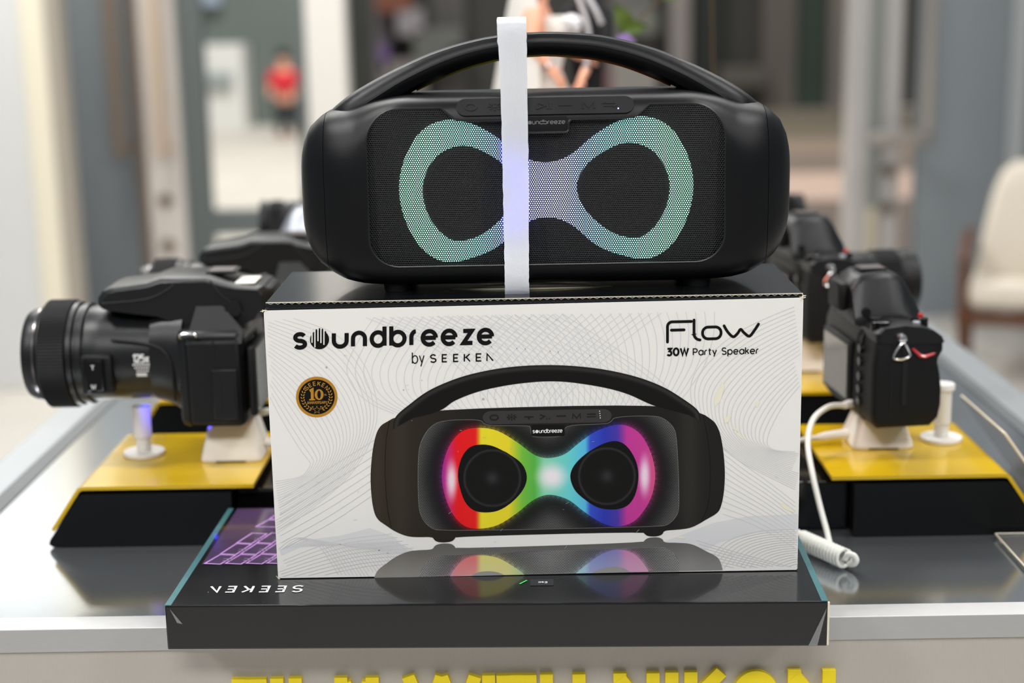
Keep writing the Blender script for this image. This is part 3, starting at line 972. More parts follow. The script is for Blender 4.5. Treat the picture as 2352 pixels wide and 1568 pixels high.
# lettering ---------------------------------------------------------
A2f = lambda x, y: A3(x, y)
sk = lambda x0, y0: (lambda x, y: A3(x, y0 - y + TILT * (x - x0)))   # y up, baseline y0 at x0, tilted with the carton
lt = M()
lo_w = M()
f_ = sk(672, 801)
wd_ = 9.6
XH = 38.5
segs = (('s', 672, 706, None), ('u', 762, 801, None), ('n', 806, 843, None), ('d', 849, 888, None), ('b', 894, 934, None), ('r', 940, 960, None), ('e', 966, 1006, None), ('e', 1012, 1051, None), ('z', 1058, 1090, None), ('e', 1095, 1135, None))
for ch, x0, x1, _ in segs:
    write(lt, ch, x0, wd_ / 2 - 2, XH - wd_ + 2, wd_, .2, f_, fit=x1 - x0)
logo_o(lt, lo_w, 734, 20, 22, f_, lambda x, y: A4(x, 801 - y + TILT * (x - 672)))
lt.build('brand_lettering', 'ink', wb_, True, 0)
lo_w.build('logo_slots', 'paper', wb_, True, 0)
by = M()
write(by, 'by', 946, 0, 17.5, 2.4, .35, sk(946, 834), fit=29)
by.build('by_lettering', 'ink', wb_, True, 0)
sk_ = M()
for ch, x0, x1 in (('S', 987, 1003), ('E', 1014, 1028), ('E', 1040, 1054), ('K', 1065, 1081), ('E', 1092, 1107), ('Q', 1117, 1134)):
    write(sk_, ch, x0, 1.5, 12.2, 3.1, .2, sk(946, 834), fit=x1 - x0)
sk_.build('maker_lettering', 'ink', wb_, True, 0)
fl = M()
ff = sk(1530, 786)
W6 = 6.4
fl.ribbon([(1533, 1), (1533, 34)] + arc(1544, 36, 11, 11, 180, 90, 8) + [(1588, 47)], W6, ff, rnd=True)
fl.ribbon([(1542, 28), (1571, 28)], W6, ff, rnd=True)
fl.ribbon([(1594, 50), (1594, 18)] + arc(1609, 18, 15, 14, 180, 265, 8), W6, ff, rnd=True)
fl.ribbon([(p[0], p[1]) for p in rrect(1613.5, 1656, 6, 33, 13, 7)], W6, ff, closed=True)
fl.ribbon(catmull([(1663, 35), (1672, 20), (1684, 9.5), (1694, 17), (1701, 26), (1709, 18), (1721, 10), (1732, 22), (1742, 37)], 6), W6, ff, rnd=True)
fl.build('flow_lettering', 'ink', wb_, True, 0)
pw = M()
write(pw, '30W', 1530, 2, 11.3, 4.6, .42, sk(1530, 818), fit=53)
pw.build('power_lettering', 'ink', wb_, True, 0)
ps = M()
write(ps, 'Party Speaker', 1591, 1.5, 10.6, 2.5, .38, sk(1530, 818), fit=152, space=.55)
ps.build('party_speaker_lettering', 'ink', wb_, True, 0)

# anniversary sticker --------------------------------------------------
st_f = lambda off: (lambda x, y: art(off)(727.5 + x * 47.5 - y * .9, 911 - y * 46.5 + x * TILT * 47.5))
M().disc(0, 0, 1, 1, st_f(.0003), 64).build('gold_sticker', 'gold', wb_, True, 0)
M().disc(0, 0, .87, .86, st_f(.0004), 64).build('sticker_field', 'ink', wb_, True, 0)
sg = M()
s5 = st_f(.0005)
for k, ch in enumerate('SEEKEQ'):
    a = radians(137 - k * 19.3)
    ca, sa = cos(a - pi / 2), sin(a - pi / 2)
    R_ = .57
    for stp in G[ch][0]:
        pts = []
        for p in stp:
            u, v = (p[0] - .45) * .135, p[1] * .135
            bx, by_ = R_ * cos(a), R_ * sin(a)
            pts.append((bx + u * ca - v * sa, by_ + u * sa + v * ca))
        sg.ribbon(pts, .035, s5)
sg.ribbon([(-.33, .30), (-.21, .36), (-.21, -.10)], .14, s5)
sg.ribbon([(-.36, -.125), (-.07, -.125)], .07, s5)
sg.flat([arc(.12, .115, .215, .265, 0, 360, 32)[:-1], arc(.12, .115, .085, .20, 0, 360, 32)[:-1]], s5)
write(sg, 'th', .36, .05, .07, .015, .3, s5, fit=.12)
write(sg, 'ANNIVERSARY', -.47, -.335, .085, .024, .42, s5, fit=.97)
for sx in (-1, 1):
    for k in range(9):
        a = radians(150 + k * 12.2)
        bx, by_ = sx * -.68 * cos(a) * 1.0, .70 * sin(a) * .95
        for dr in (-.07, .05):
            px_, py_ = bx * (1 + dr), by_ * (1 + dr)
            tx, ty = sx * sin(a) * 1, cos(a)
            lx, ly = px_ + sx * (.06 * (-1 if dr < 0 else 1)) * -cos(a) * .5, py_ + .085
            ang = atan2(py_, px_) + (pi / 2 if sx > 0 else -pi / 2) + (.65 if dr > 0 else -.65) * -sx
            ln = .135
            cxl, cyl = bx * (1 + dr * .4), by_ * (1 + dr * .4)
            leaf_ = [(cxl + t * ln * cos(ang) - w_ * sin(ang), cyl + t * ln * sin(ang) + w_ * cos(ang)) for t, w_ in ((0, 0), (.3, .026), (.65, .026), (1, 0), (.65, -.026), (.3, -.026))]
            LEV[0] = (LEV[0] + .000007) % .00006
            sg.flat([leaf_], s5)
    sg.ribbon([(sx * .2, -.60), (sx * .34, -.58)], .015, s5)
    sg.flat([[(sx * .2 + r_ * sin(2 * pi * k / 10), -.49 + r_ * cos(2 * pi * k / 10)) for k in range(10) for r_ in [(.055 if k % 2 == 0 else .022)]]], s5)
sg.ribbon([((.2 if k % 2 == 0 else .085) * sin(2 * pi * k / 10), -.64 + (.2 if k % 2 == 0 else .085) * cos(2 * pi * k / 10)) for k in range(10)], .018, s5, closed=True)
sg.build('sticker_lettering', 'gold', wb_, True, 0)

# printed speaker picture ------------------------------------------------
from mathutils.geometry import delaunay_2d_cdt
PC = lambda P: [(x / 2.735 + 840, y / 2.735 + 830) for x, y in P]


def chaikin(P, n=2):
    for _ in range(n):
        Q = []
        for i in range(len(P)):
            a, b = P[i], P[(i + 1) % len(P)]
            Q += [(a[0] * .75 + b[0] * .25, a[1] * .75 + b[1] * .25), (a[0] * .25 + b[0] * .75, a[1] * .25 + b[1] * .75)]
        P = Q
    return P


def smoothstep(t):
    t = max(0, min(1, t))
    return t * t * (3 - 2 * t)


def mixc(a, b, t):
    return tuple(x + (y - x) * t for x, y in zip(a, b))


def paint(name, outline, colf, step, off, m):
    LEV[0] = 0.0
    """flat print filled with a picture: colour per point"""
    B = [Vector(p[:2]) for p in outline]
    n = len(B)
    xs, ys = [p.x for p in B], [p.y for p in B]
    pts = list(B)
    y = min(ys) + step / 2
    k = 0
    while y < max(ys):
        x = min(xs) + (step / 2 if k % 2 else 0)
        while x < max(xs):
            if in_poly(x, y, outline):
                pts.append(Vector((x, y)))
            x += step
        y += step
        k += 1
    vs, _, fs, _, _, _ = delaunay_2d_cdt(pts, [], [list(range(n))], 1, 1e-4)
    f = art(off)
    mb = M().add([f(v.x, v.y) for v in vs], fs)
    o = mb.build(name, m, wb_, True, 0)
    at = o.data.color_attributes.new('Col', 'FLOAT_COLOR', 'POINT')
    for i, v in enumerate(vs):
        c_ = colf(v.x, v.y)
        at.data[i].color = (*lin(c_[:3]), c_[3] if len(c_) > 3 else 0.0)
    return o


BODY = chaikin(PC([(190, 345), (130, 380), (95, 400), (65, 450), (42, 560), (30, 700), (32, 800), (45, 920), (70, 990), (130, 1030), (180, 1065), (260, 1098), (330, 1102), (420, 1100), (430, 1120), (450, 1132), (490, 1136), (540, 1130), (560, 1112), (565, 1098), (1740, 1068), (1755, 1085), (1775, 1097), (1830, 1098), (1865, 1085), (1873, 1060), (1960, 1055), (2040, 1045), (2100, 1015), (2140, 990), (2205, 955), (2230, 920), (2250, 830), (2258, 700), (2247, 560), (2227, 450), (2205, 400), (2185, 372), (2100, 315), (1795, 267), (485, 297)]))
HOUT = catmull(PC([(170, 425), (190, 345), (280, 265), (400, 180), (560, 110), (720, 65), (900, 35), (1100, 22), (1300, 27), (1500, 50), (1700, 95), (1860, 155), (1980, 225), (2085, 305), (2105, 375)]), 10)
HIN = catmull(PC([(2030, 335), (1900, 300), (1790, 268), (1650, 205), (1500, 163), (1300, 131), (1150, 123), (1000, 133), (850, 155), (700, 190), (560, 245), (485, 297), (400, 330), (300, 352)]), 4)
GRI = chaikin(PC([(480, 367), (720, 362), (745, 392), (790, 402), (1025, 402), (1035, 410), (1040, 460), (1060, 475), (1235, 470), (1248, 455), (1250, 398), (1500, 392), (1540, 380), (1562, 345), (1820, 338), (1880, 360), (1935, 410), (1955, 480), (1972, 900), (1955, 970), (1900, 1025), (1840, 1035), (470, 1065), (400, 1040), (350, 980), (330, 900), (328, 600), (345, 500), (400, 410)]))
RO = catmull(PC([(478, 720), (500, 590), (550, 490), (620, 430), (720, 415), (830, 435), (950, 505), (1060, 585), (1150, 605), (1250, 580), (1340, 510), (1440, 440), (1560, 398), (1650, 405), (1730, 460), (1790, 570), (1818, 700), (1800, 830), (1750, 930), (1680, 1005), (1580, 1035), (1480, 1010), (1370, 940), (1270, 865), (1150, 835), (1050, 870), (950, 950), (830, 1025), (710, 1048), (620, 1030), (550, 960), (500, 850)]), 4, True)
HL = catmull(PC([(580, 720), (600, 610), (650, 540), (720, 520), (800, 530), (900, 580), (980, 640), (1012, 720), (990, 800), (920, 880), (830, 935), (730, 945), (660, 920), (610, 850)]), 4, True)
HR = catmull(PC([(1285, 720), (1310, 650), (1380, 580), (1480, 520), (1560, 498), (1620, 515), (1670, 570), (1705, 650), (1712, 740), (1690, 840), (1640, 905), (1560, 927), (1460, 915), (1370, 860), (1310, 800)]), 4, True)
RAMP = [(470, (150, 40, 150)), (520, (190, 40, 110)), (575, (222, 22, 30)), (690, (222, 30, 28)), (725, (226, 212, 44)), (900, (224, 206, 42)), (985, (112, 182, 62)), (1060, (84, 172, 70)), (1120, (130, 205, 170)), (1290, (98, 200, 204)), (1380, (84, 180, 220)), (1410, (52, 78, 190)), (1500, (44, 56, 170)), (1580, (70, 54, 160)), (1640, (186, 56, 146)), (1760, (190, 60, 140)), (1820, (206, 84, 128))]


def ringcol(x, y):
    X, Y = (x - 840) * 2.735, (y - 830) * 2.735
    c_ = RAMP[0][1]
    for (a, ca), (b, cb) in zip(RAMP, RAMP[1:]):
        if a <= X <= b:
            c_ = mixc(ca, cb, (X - a) / (b - a))
    if X > 1820:
        c_ = RAMP[-1][1]
    for cx, cy, rx, ry, s_ in ((540, 745, 52, 180, .9), (1752, 715, 50, 180, .88), (1170, 722, 135, 120, .95)):
        g = 1 - sqrt(((X - cx) / rx) ** 2 + ((Y - cy) / ry) ** 2)
        c_ = mixc(c_, (236, 226, 232), s_ * smoothstep(g * 1.15))
    return c_


def gricol(x, y):
    d_ = min((x - p[0]) ** 2 + (y - p[1]) ** 2 for p in RO) ** .5
    base = mixc((20, 20, 21), (100, 100, 100), smoothstep((d_ - 10) / 60))
    h_ = .75 * math.exp(-(d_ / 11) ** 1.3)
    return (*mixc(base, mixc(ringcol(x, y), (60, 20, 70), .25), h_), 1.0 if h_ < .5 else .5)


def bodycol(x, y):
    X = (x - 840) * 2.735
    left = smoothstep(1 - X / 900)
    c_ = mixc((29, 28, 28), (47, 40, 30), left)
    for cx, wd in ((215, 60), (2035, 70), (70, 40)):
        c_ = mixc(c_, (58, 54, 48), .5 * math.exp(-((X - cx) / wd) ** 2))
    return c_


def hancol(x, y):
    i = min(range(len(HOUT)), key=lambda k: (HOUT[k][0] - x) ** 2 + (HOUT[k][1] - y) ** 2)
    d_ = sqrt((HOUT[i][0] - x) ** 2 + (HOUT[i][1] - y) ** 2)
    return mixc((17, 16, 16), (48, 46, 44), math.exp(-((d_ - 7) / 5) ** 2))


LX = lambda x: 1136 - (x - 495) * .0288          # mirror line in picture space
def mirror(P):
    out = []
    for x, y in P:
        X, Y = (x - 840) * 2.735, (y - 830) * 2.735
        out.append((x, (2 * (LX(X) + 2) - Y) / 2.735 + 830))
    return clip_line(out, 1331.5 + .0226 * 638, -.0226, False)


def faded(fn, k):
    def g(x, y):
        X, Y = (x - 840) * 2.735, (y - 830) * 2.735
        ys = (2 * (LX(X) + 2) - Y) / 2.735 + 830
        t = k + .22 * smoothstep((Y - LX(X)) / 230)
        c_ = fn(x, ys)
        return (*mixc(c_[:3], (206, 205, 203), t), *c_[3:])
    return g


paint('speaker_reflection_print', mirror(BODY), faded(bodycol, .36), 9, .00030, 'print')
paint('grille_reflection_print', mirror(GRI), faded(gricol, .42), 5, .00042, 'printdots')
paint('ring_reflection_print', mirror(RO), faded(ringcol, .42), 5, .00054, 'print')
for H_ in (HL, HR):
    paint('driver_reflection_print', mirror(H_), faded(lambda x, y: (20, 20, 20), .48), 30, .00066, 'print')
paint('speaker_picture', BODY, bodycol, 7, .00030, 'print')
paint('handle_picture', HOUT + HIN, hancol, 3, .00042, 'print')
paint('grille_picture', GRI, gricol, 3.2, .00042, 'printdots')
M().ribbon(GRI, 1.3, art(.0005), closed=True).build('grille_edge_print', mat('grey_edge_ink', (98, 96, 92), .35), wb_, True, 0)
paint('ring_picture', RO, ringcol, 4, .00054, 'print')
for H_, cx, cy in ((HL, 795, 730), (HR, 1515, 718)):
    M().flat([H_], art(.00066)).build('driver_picture', 'ink', wb_, True, 0)
    px_, py_ = PC([(cx, cy)])[0]
    circ = arc(px_, py_, 67.5, 67.5, 0, 360, 40)[:-1]
    paint('cone_picture', circ, lambda x, y, a=px_, b=py_: mixc((14, 14, 14), (46, 44, 46), max(math.exp(-(((x - a) ** 2 + (y - b) ** 2) ** .5 / 15) ** 2), math.exp(-((((x - a) ** 2 + (y - b) ** 2) ** .5 - 64) / 2.6) ** 2))), 3, .00078, 'print')
pil = PC([(x, y - (x - 735) * .0175) for x, y in arc(785, 352, 50, 42, 270, 90, 10) + arc(1495, 352, 50, 42, 90, -90, 10)])
M().flat([pil], art(.00054)).build('control_strip_picture', mat('strip_grey_ink', (47, 46, 46), .4), wb_, True, 0)
M().flat([PC(rrect(1040, 1250, 398, 468, 14))], art(.0006)).build('badge_picture', 'ink', wb_, True, 0)
ic = M()
icf = lambda x, y: art(.00066)(x / 2.735 + 840, (y - (x - 735) * .0185) / 2.735 + 830)
ic.ribbon(arc(807, 352, 25, 15, 0, 360, 20)[:-1], 10, icf, closed=True)
for k in range(8):
    a = 2 * pi * k / 8
    ic.ribbon([(917 + 14 * cos(a), 352 + 10 * sin(a)), (917 + 32 * cos(a), 352 + 21 * sin(a))], 8, icf)
ic.disc(917, 352, 9, 7, icf, 12)
ic.ribbon([(995, 352), (1056, 352)], 9, icf)
ic.ribbon([(1025, 352), (1025, 368)], 12, icf)
ic.ribbon([(1095, 340), (1125, 350), (1095, 368)], 8, icf)
ic.ribbon([(1135, 365), (1142, 365)], 9, icf)
ic.ribbon([(1150, 365), (1157, 365)], 9, icf)
ic.ribbon([(1198, 350), (1258, 350)], 9, icf)
ic.ribbon([(1300, 368), (1302, 338), (1325, 366), (1346, 338), (1349, 368)], 7, icf)
ic.ribbon([(1390, 342), (1445, 342)], 8, icf)
ic.ribbon([(1388, 358), (1445, 358)], 8, icf)
ic.build('control_icon_print', mat('icon_ink', (12, 12, 12), .4), wb_, True, 0)
dt = M()
for k in range(4):
    dt.disc(1469 + k * 1.5, 324 + k * 14, 3.2, 3.2, icf, 10)
bl = M()
blf = lambda x, y: art(.0007)(x, 994 - y + TILT * (x - 1222))
write(bl, 's', 1223, .5, 6, 1.5, .3, blf, fit=6)
bl.disc(1233.2, 3.6, 3.8, 3.8, blf, 16)
write(bl, 'undbreeze', 1238, .5, 6, 1.5, .25, blf, fit=54)
bl.build('badge_lettering', 'inkwhite', wb_, True, 0)
dt.build('indicator_print', 'inkwhite', wb_, True, 0)
sm = M()
smf = art(.00045)
sm.ribbon(PC(catmull([(150, 372), (128, 500), (122, 700), (135, 900), (160, 1040)], 6)), 1.0, smf)
sm.ribbon(PC(catmull([(2118, 330), (2150, 500), (2165, 700), (2150, 900), (2105, 1010)], 6)), 1.0, smf)
sm.build('seam_print', 'ink', wb_, True, 0)
# stains and scuffs on the panel
STM = mat('yellow_stain', (230, 226, 204), .5)
for x, y, rx, ry, a in ((1652, 905, 7, 26, .35), (1672, 960, 5, 12, .6), (1690, 985, 9, 3, .5), (1740, 925, 4, 9, .3), (1806, 1165, 22, 4, .5), (1700, 1000, 10, 3, .7), (1565, 1234, 7, 3, 0)):
    P = [(x + rx * (1 + random.uniform(-.3, .3)) * cos(t) * cos(a) - ry * sin(t) * sin(a), y + rx * cos(t) * sin(a) + ry * (1 + random.uniform(-.3, .3)) * sin(t) * cos(a)) for t in [2 * pi * k / 12 for k in range(12)]]
    M().flat([P], A2).build('yellow_stain', STM, wb_, True, 0)
sp = M()
for x, y, r_ in ((750, 843, 2.6), (1110, 916, 3), (1139, 917, 1.2), (927, 895, 1.8), (969, 873, 1.2)):
    sp.disc(x, y, r_, r_, A2, 10)
for k in range(26):
    x, y, l_, a = random.uniform(640, 1815), random.uniform(730, 1290), random.uniform(2, 9), random.uniform(-1.2, .4)
    sp.ribbon([(x, y), (x + l_ * cos(a), y + l_ * sin(a))], .6, A5)
sp.build('scuff_mark', mat('grey_scuff', (178, 176, 170), .6), wb_, True, 0)['kind'] = 'stuff'

# ================================================================== THE SPEAKER
SPX, SPY, SPZ = .018, 1.2025, .2538
spk = thing('party_speaker', 'black portable party speaker with glowing figure-eight light ring standing on the white carton', 'speaker', (SPX, SPY, SPZ))
CZ = .0772
HYF = .0575


def lerp_tab(T, x):
    if x <= T[0][0]:
        return T[0][1]
    for (a, p), (b, q) in zip(T, T[1:]):
        if x <= b:
            return p + (q - p) * (x - a) / (b - a)
    return T[-1][1]


HZU = [(0, .0728), (.10, .0728), (.115, .0715), (.13, .0690), (.145, .0660), (.158, .0632), (.1667, .0610), (.1737, .0568), (.182, .0490), (.1865, .0400), (.1888, .032), (.1898, .022), (.1902, .008)]
HZT = [(0, .0728), (.11, .0728), (.12, .0726), (.14, .0712), (.155, .0682), (.165, .0640), (.176, .0570), (.182, .0505), (.1865, .0415), (.1888, .033), (.1898, .022), (.1902, .008)]
HYT = [(0, HYF), (.142, HYF), (.15, .0565), (.158, .0540), (.166, .0500), (.175, .0440), (.182, .0375), (.1865, .031), (.1888, .024), (.1898, .016), (.1902, .006)]


def ysurf(x, z):
    hz, hy = lerp_tab(HZT if z < 0 else HZU, abs(x)), lerp_tab(HYT, abs(x))
    nn = (7 - 3.2 * smoothstep((abs(x) - .14) / .05)) if z < 0 else (7 - 4.1 * smoothstep((abs(x) - .105) / .045))
    return -hy * max(0.0, 1 - min(1, abs(z) / hz) ** nn) ** (1 / nn)


def ring_yz(x, sc=1.0, n=96):
    hb, hu, hy = lerp_tab(HZT, abs(x)) * sc, lerp_tab(HZU, abs(x)) * sc, lerp_tab(HYT, abs(x)) * sc
    out = []
    for k in range(n):
        t = 2 * pi * (k + .5) / n
        ct, st_ = cos(t), sin(t)
        nn = (7 - 3.2 * smoothstep((abs(x) - .14) / .05)) if st_ < 0 else (7 - 4.1 * smoothstep((abs(x) - .105) / .045))
        e = 2 / nn
        out.append((x, hy * math.copysign(abs(ct) ** e, ct), CZ + (hu if st_ > 0 else hb) * math.copysign(abs(st_) ** e, st_)))
    return out


xs_b = [-.1683, -.166, -.162, -.158, -.154, -.15, -.146, -.142, -.136, -.13, -.124, -.118, -.112, -.105, -.08, 0, .08, .105, .112, .118, .124, .13, .136, .142, .146, .15, .154, .158, .162, .166, .1683]
body = M().loft([ring_yz(x) for x in xs_b])
# grille opening with the notch for the control strip and badge
gx, gt, gb_ = .1347, .0640, -.0555
half = [(0, .0445), (.0150, .0445)] + arc(.0150, .0470, .0025, .0025, 270, 360, 4)[1:] + [(.0175, .0510)] + arc(.0205, .0510, .003, .003, 180, 90, 4)[1:] + [(.060, .0540), (.068, .0556), (.0735, .0600), (.0780, gt)] + arc(gx - .026, gt - .026, .026, .026, 90, 0, 8) + arc(gx - .022, gb_ + .022, .022, .022, 0, -90, 8) + [(0, gb_)]
outline = half + [(-x, y) for x, y in reversed(half[1:-1])]
cut = M().prism([outline], lambda u, v, d: (u, d, CZ + v), -.08, -.0440)
to1 = bpy.data.objects.new('tmp_body', body.mesh('speaker_shell', 30))
to2 = bpy.data.objects.new('tmp_cut', cut.mesh('tmp_cut', 0))
COL.objects.link(to1)
COL.objects.link(to2)
bo_ = to1.modifiers.new('cut', 'BOOLEAN')
bo_.object = to2
bo_.operation = 'DIFFERENCE'
bo_.solver = 'EXACT'
dg = bpy.context.evaluated_depsgraph_get()
bm_ = bpy.data.meshes.new_from_object(to1.evaluated_get(dg))
bpy.data.objects.remove(to1)
bpy.data.objects.remove(to2)
bm_.name = 'shell'
bm_.materials.clear()
bm_.materials.append(MAT['plastic'])
bm_.polygons.foreach_set('use_smooth', [True] * len(bm_.polygons))
bm_.set_sharp_from_angle(angle=radians(30))
sh = bpy.data.objects.new('shell', bm_)
COL.objects.link(sh)
sh.parent = spk
for s_ in (-1, 1):
    ex = [.1688, .1705, .173, .176, .179, .182, .1845, .1865, .1878, .1888, .1894, .1898, .1902]
    M().loft([ring_yz(s_ * x) for x in ex]).build('end_cap', 'plastic', spk, smooth=50)
    M().loft([ring_yz(s_ * .168, .985), ring_yz(s_ * .169, .985)]).build('seam_gasket', 'dark', spk, smooth=30)
# perforated grille, light ring and drivers behind it
sc_out = [(x * .997, y * .997 if y < .04 else y - .0003) for x, y in outline]
M().flat([sc_out], lambda u, v: (u, -.0528, CZ + v)).build('grille', 'grille', spk, smooth=0)
bz = M().tube([(x, ysurf(x, z) + .0003, CZ + z) for x, z in outline], .0009, 6, closed=True)
bz.build('grille_bezel', 'plastic2', spk)
hr = [(0, .0212), (.018, .0262), (.036, .0405), (.055, .0512), (.0755, .0543), (.094, .0460), (.107, .0250), (.1114, .002), (.107, -.022), (.0945, -.0435), (.0765, -.0533), (.055, -.0495), (.037, -.0415), (.018, -.0255), (0, -.0200)]
ro = catmull(hr[:-1] + [(0, -.02)] + [(-x, z) for x, z in reversed(hr[1:-1])], 5, True)
hh = [(.0232, .001), (.0285, .0165), (.043, .0285), (.0615, .0353), (.079, .0300), (.090, .0165), (.0939, 0), (.0895, -.0185), (.0795, -.032), (.067, -.0378), (.048, -.0315), (.031, -.0165)]
hR = catmull(hh, 5, True)
hL = [(-x, z) for x, z in hR]
M().prism([ro, hR, hL], lambda u, v, d: (u, d, CZ + v), -.0505, -.0465).build('light_ring', 'led_front', spk, smooth=0, label='glowing green to blue figure-eight light ring')
for s_ in (-1, 1):
    cx = s_ * .0585
    d_ = M().lathe([(.0345, -.0462), (.0345, -.0492), (.0325, -.0500), (.030, -.0488), (.016, -.0464), (.012, -.0464), (.009, -.0480), (.005, -.0490), (.001, -.0493)], 40, 'y', (cx, 0, CZ - .001), cap=False)
    d_.build('driver', 'rubber', spk)
# same light shape on the back
M().prism([ro, hR, hL], lambda u, v, d: (u, -d, CZ + v), -.0578, -.056).build('rear_light_ring', 'led_back', spk, smooth=0, label='yellow to orange rear light ring')
# handle
HO = [(0, .1173), (.036, .1152), (.0585, .1112), (.0763, .1066), (.0936, .1008), (.117, .0908), (.136, .0815), (.149, .0742), (.1580, .0680), (.1650, .0622)]
HI = [(0, .1003), (.030, .0980), (.046, .0952), (.0625, .0908), (.080, .0842), (.100, .0752), (.118, .0650), (.135, .0570), (.150, .0530), (.1645, .0590)]
HD = [.0165, .0166, .017, .0180, .0200, .0240, .0270, .0285, .0265, .0170]
HP = [0, 0, 0, .0002, .0005, .0012, .0022, .0032, .0040, .0030]
two = lambda T: [p[0] for p in catmull([(x, 0) for x in list(reversed(T[1:])) + T], 3)]
ho = catmull([(-x, z) for x, z in reversed(HO[1:])] + HO, 3)
hi = catmull([(-x, z) for x, z in reversed(HI[1:])] + HI, 3)
hd, hp = two(HD), two(HP)
sec = [(-.5, 1.0), (-.78, .93), (-.93, .78), (-1.0, .58), (-.995, .50), (-.93, .36), (-.78, .15), (-.5, 0)]
sec = sec + [(-y, z) for y, z in reversed(sec)]
rings = []
for (xo, zo), (xi, zi), dd, dp in zip(ho, hi, hd, hp):
    rings.append([(xi + (xo - xi) * t, y * dd, CZ + zi + (zo - zi) * t - dp * y * y) for y, t in sec])
hnd = M().loft(rings).build('handle', 'plastic', spk, smooth=28)
M().tube([(x + (xo - x) * .54, -dd * .995, CZ + zi + (zo - zi) * .54 - dp) for (xo, zo), (x, zi), dd, dp in zip(ho, hi, hd, hp)], .00045, 5).build('handle_seam', 'dark', hnd)
hm = bpy.data.materials.new('yellow_orange_painted_glow')  # strip colour stands in for the rear light's glow on the handle
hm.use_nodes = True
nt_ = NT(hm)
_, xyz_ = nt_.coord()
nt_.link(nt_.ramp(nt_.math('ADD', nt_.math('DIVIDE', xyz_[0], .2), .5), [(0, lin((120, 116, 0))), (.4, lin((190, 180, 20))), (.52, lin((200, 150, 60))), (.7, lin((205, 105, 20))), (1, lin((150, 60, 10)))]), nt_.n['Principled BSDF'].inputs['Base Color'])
M().tube([(x, dd * .45, CZ + zi - .0006) for (x, zi), dd in zip(hi, hd) if abs(x) < .105], .0015, 6).build('handle_painted_glow', hm, hnd, label='thin strip under the handle painted as a yellow to orange glow')
# control strip with raised symbols, badge
TLT = radians(27)
py0, pz0 = -.0537, .0637 + CZ


def strip(u, v, d):
    return (u, py0 + v * sin(TLT) - d * cos(TLT), pz0 + v * cos(TLT) + d * sin(TLT))


pillo = arc(-.0595, 0, .0068, .0068, 90, 270, 10) + arc(.0595, 0, .0068, .0068, -90, 90, 10)
ct_ = M().prism([pillo], strip, -.004, .0009).build('control_strip', 'rubber', spk, smooth=30)
si = lambda u, v: strip(u, v * .62, .00135)
icn = [M() for _ in range(7)]
xk = [-.0555, -.0375, -.019, -.0010, .0150, .0325, .0480]


def solid(mb):
    """give a flat symbol some height"""
    n = len(mb.v)
    nd = Vector((0, -cos(TLT), sin(TLT))) * .00075
    low = [tuple(Vector(v) - nd) for v in mb.v]
    f0 = list(mb.f)
    mb.v += low
    for f in f0:
        for a, b in zip(f, f[1:] + f[:1]):
            mb.f.append((a, b, b + n, a + n))
    return mb


icn[0].ribbon(arc(xk[0], 0, .0042, .0042, 0, 360, 24)[:-1], .0016, si, closed=True)
for k in range(8):
    a = 2 * pi * k / 8
    icn[1].ribbon([(xk[1] + .0026 * cos(a), .0026 * sin(a)), (xk[1] + .0054 * cos(a), .0054 * sin(a))], .0011, si)
icn[1].disc(xk[1], 0, .0017, .0017, si, 12)
icn[2].ribbon([(xk[2] - .005, 0), (xk[2] + .005, 0)], .0013, si)
icn[2].ribbon([(xk[2], -.005), (xk[2], .005)], .0013, si)
icn[3].ribbon([(xk[3] - .005, .004), (xk[3] + .0015, 0), (xk[3] - .005, -.004)], .0012, si, closed=True)
icn[3].ribbon([(xk[3] + .0028, -.0045), (xk[3] + .0028, .0045)], .0013, si)
icn[3].ribbon([(xk[3] + .0052, -.0045), (xk[3] + .0052, .0045)], .0013, si)
icn[4].ribbon([(xk[4] - .005, 0), (xk[4] + .005, 0)], .0014, si)
icn[5].ribbon([(xk[5] - .0042, -.0048), (xk[5] - .0042, .0045), (xk[5], -.003), (xk[5] + .0042, .0045), (xk[5] + .0042, -.0048)], .0012, si)
icn[6].ribbon([(xk[6] - .003, .0035), (xk[6] - .0047, .0018), (xk[6] + .0045, .0018)], .0011, si)
icn[6].ribbon([(xk[6] + .003, -.0035), (xk[6] + .0047, -.0018), (xk[6] - .0045, -.0018)], .0011, si)
for m in icn:
    solid(m).build('button_symbol', 'rubber', ct_, smooth=0)
M().disc(.0545, -.0032, .0006, .0006, lambda u, v: strip(u, v, .00095), 10).build('status_light', mat('status_light_blue', (150, 160, 255), .3, emit=(150, 160, 255), estr=2.5), ct_, smooth=0)
bdg = M().prism([rrect(-.0168, .0168, .0452, .0562, .0022)], lambda u, v, d: (u, d, CZ + v), -.0568, -.0535).build('badge', 'plastic2', spk, smooth=30)
bt = M()
bf = lambda u, v: (u, -.0571, CZ + .0508 + v)
write(bt, 's', -.0152, 0, .0022, .0005, .3, bf, fit=.0021)
bt.disc(-.0116, .0012, .0014, .0014, bf, 16)
write(bt, 'undbreeze', -.0099, 0, .0022, .0005, .28, bf, fit=.0248)
bt.build('badge_lettering', mat('badge_grey_ink', (122, 118, 118), .4), bdg, smooth=0)
for sx in (-1, 1):
    for sy in (-.034, .034):
        M().lathe([(.0098, 0), (.0102, .001), (.0108, .006), (.0125, .010)], 24, 'z', (sx * .1165, sy, 0)).build('foot', 'rubber', spk)

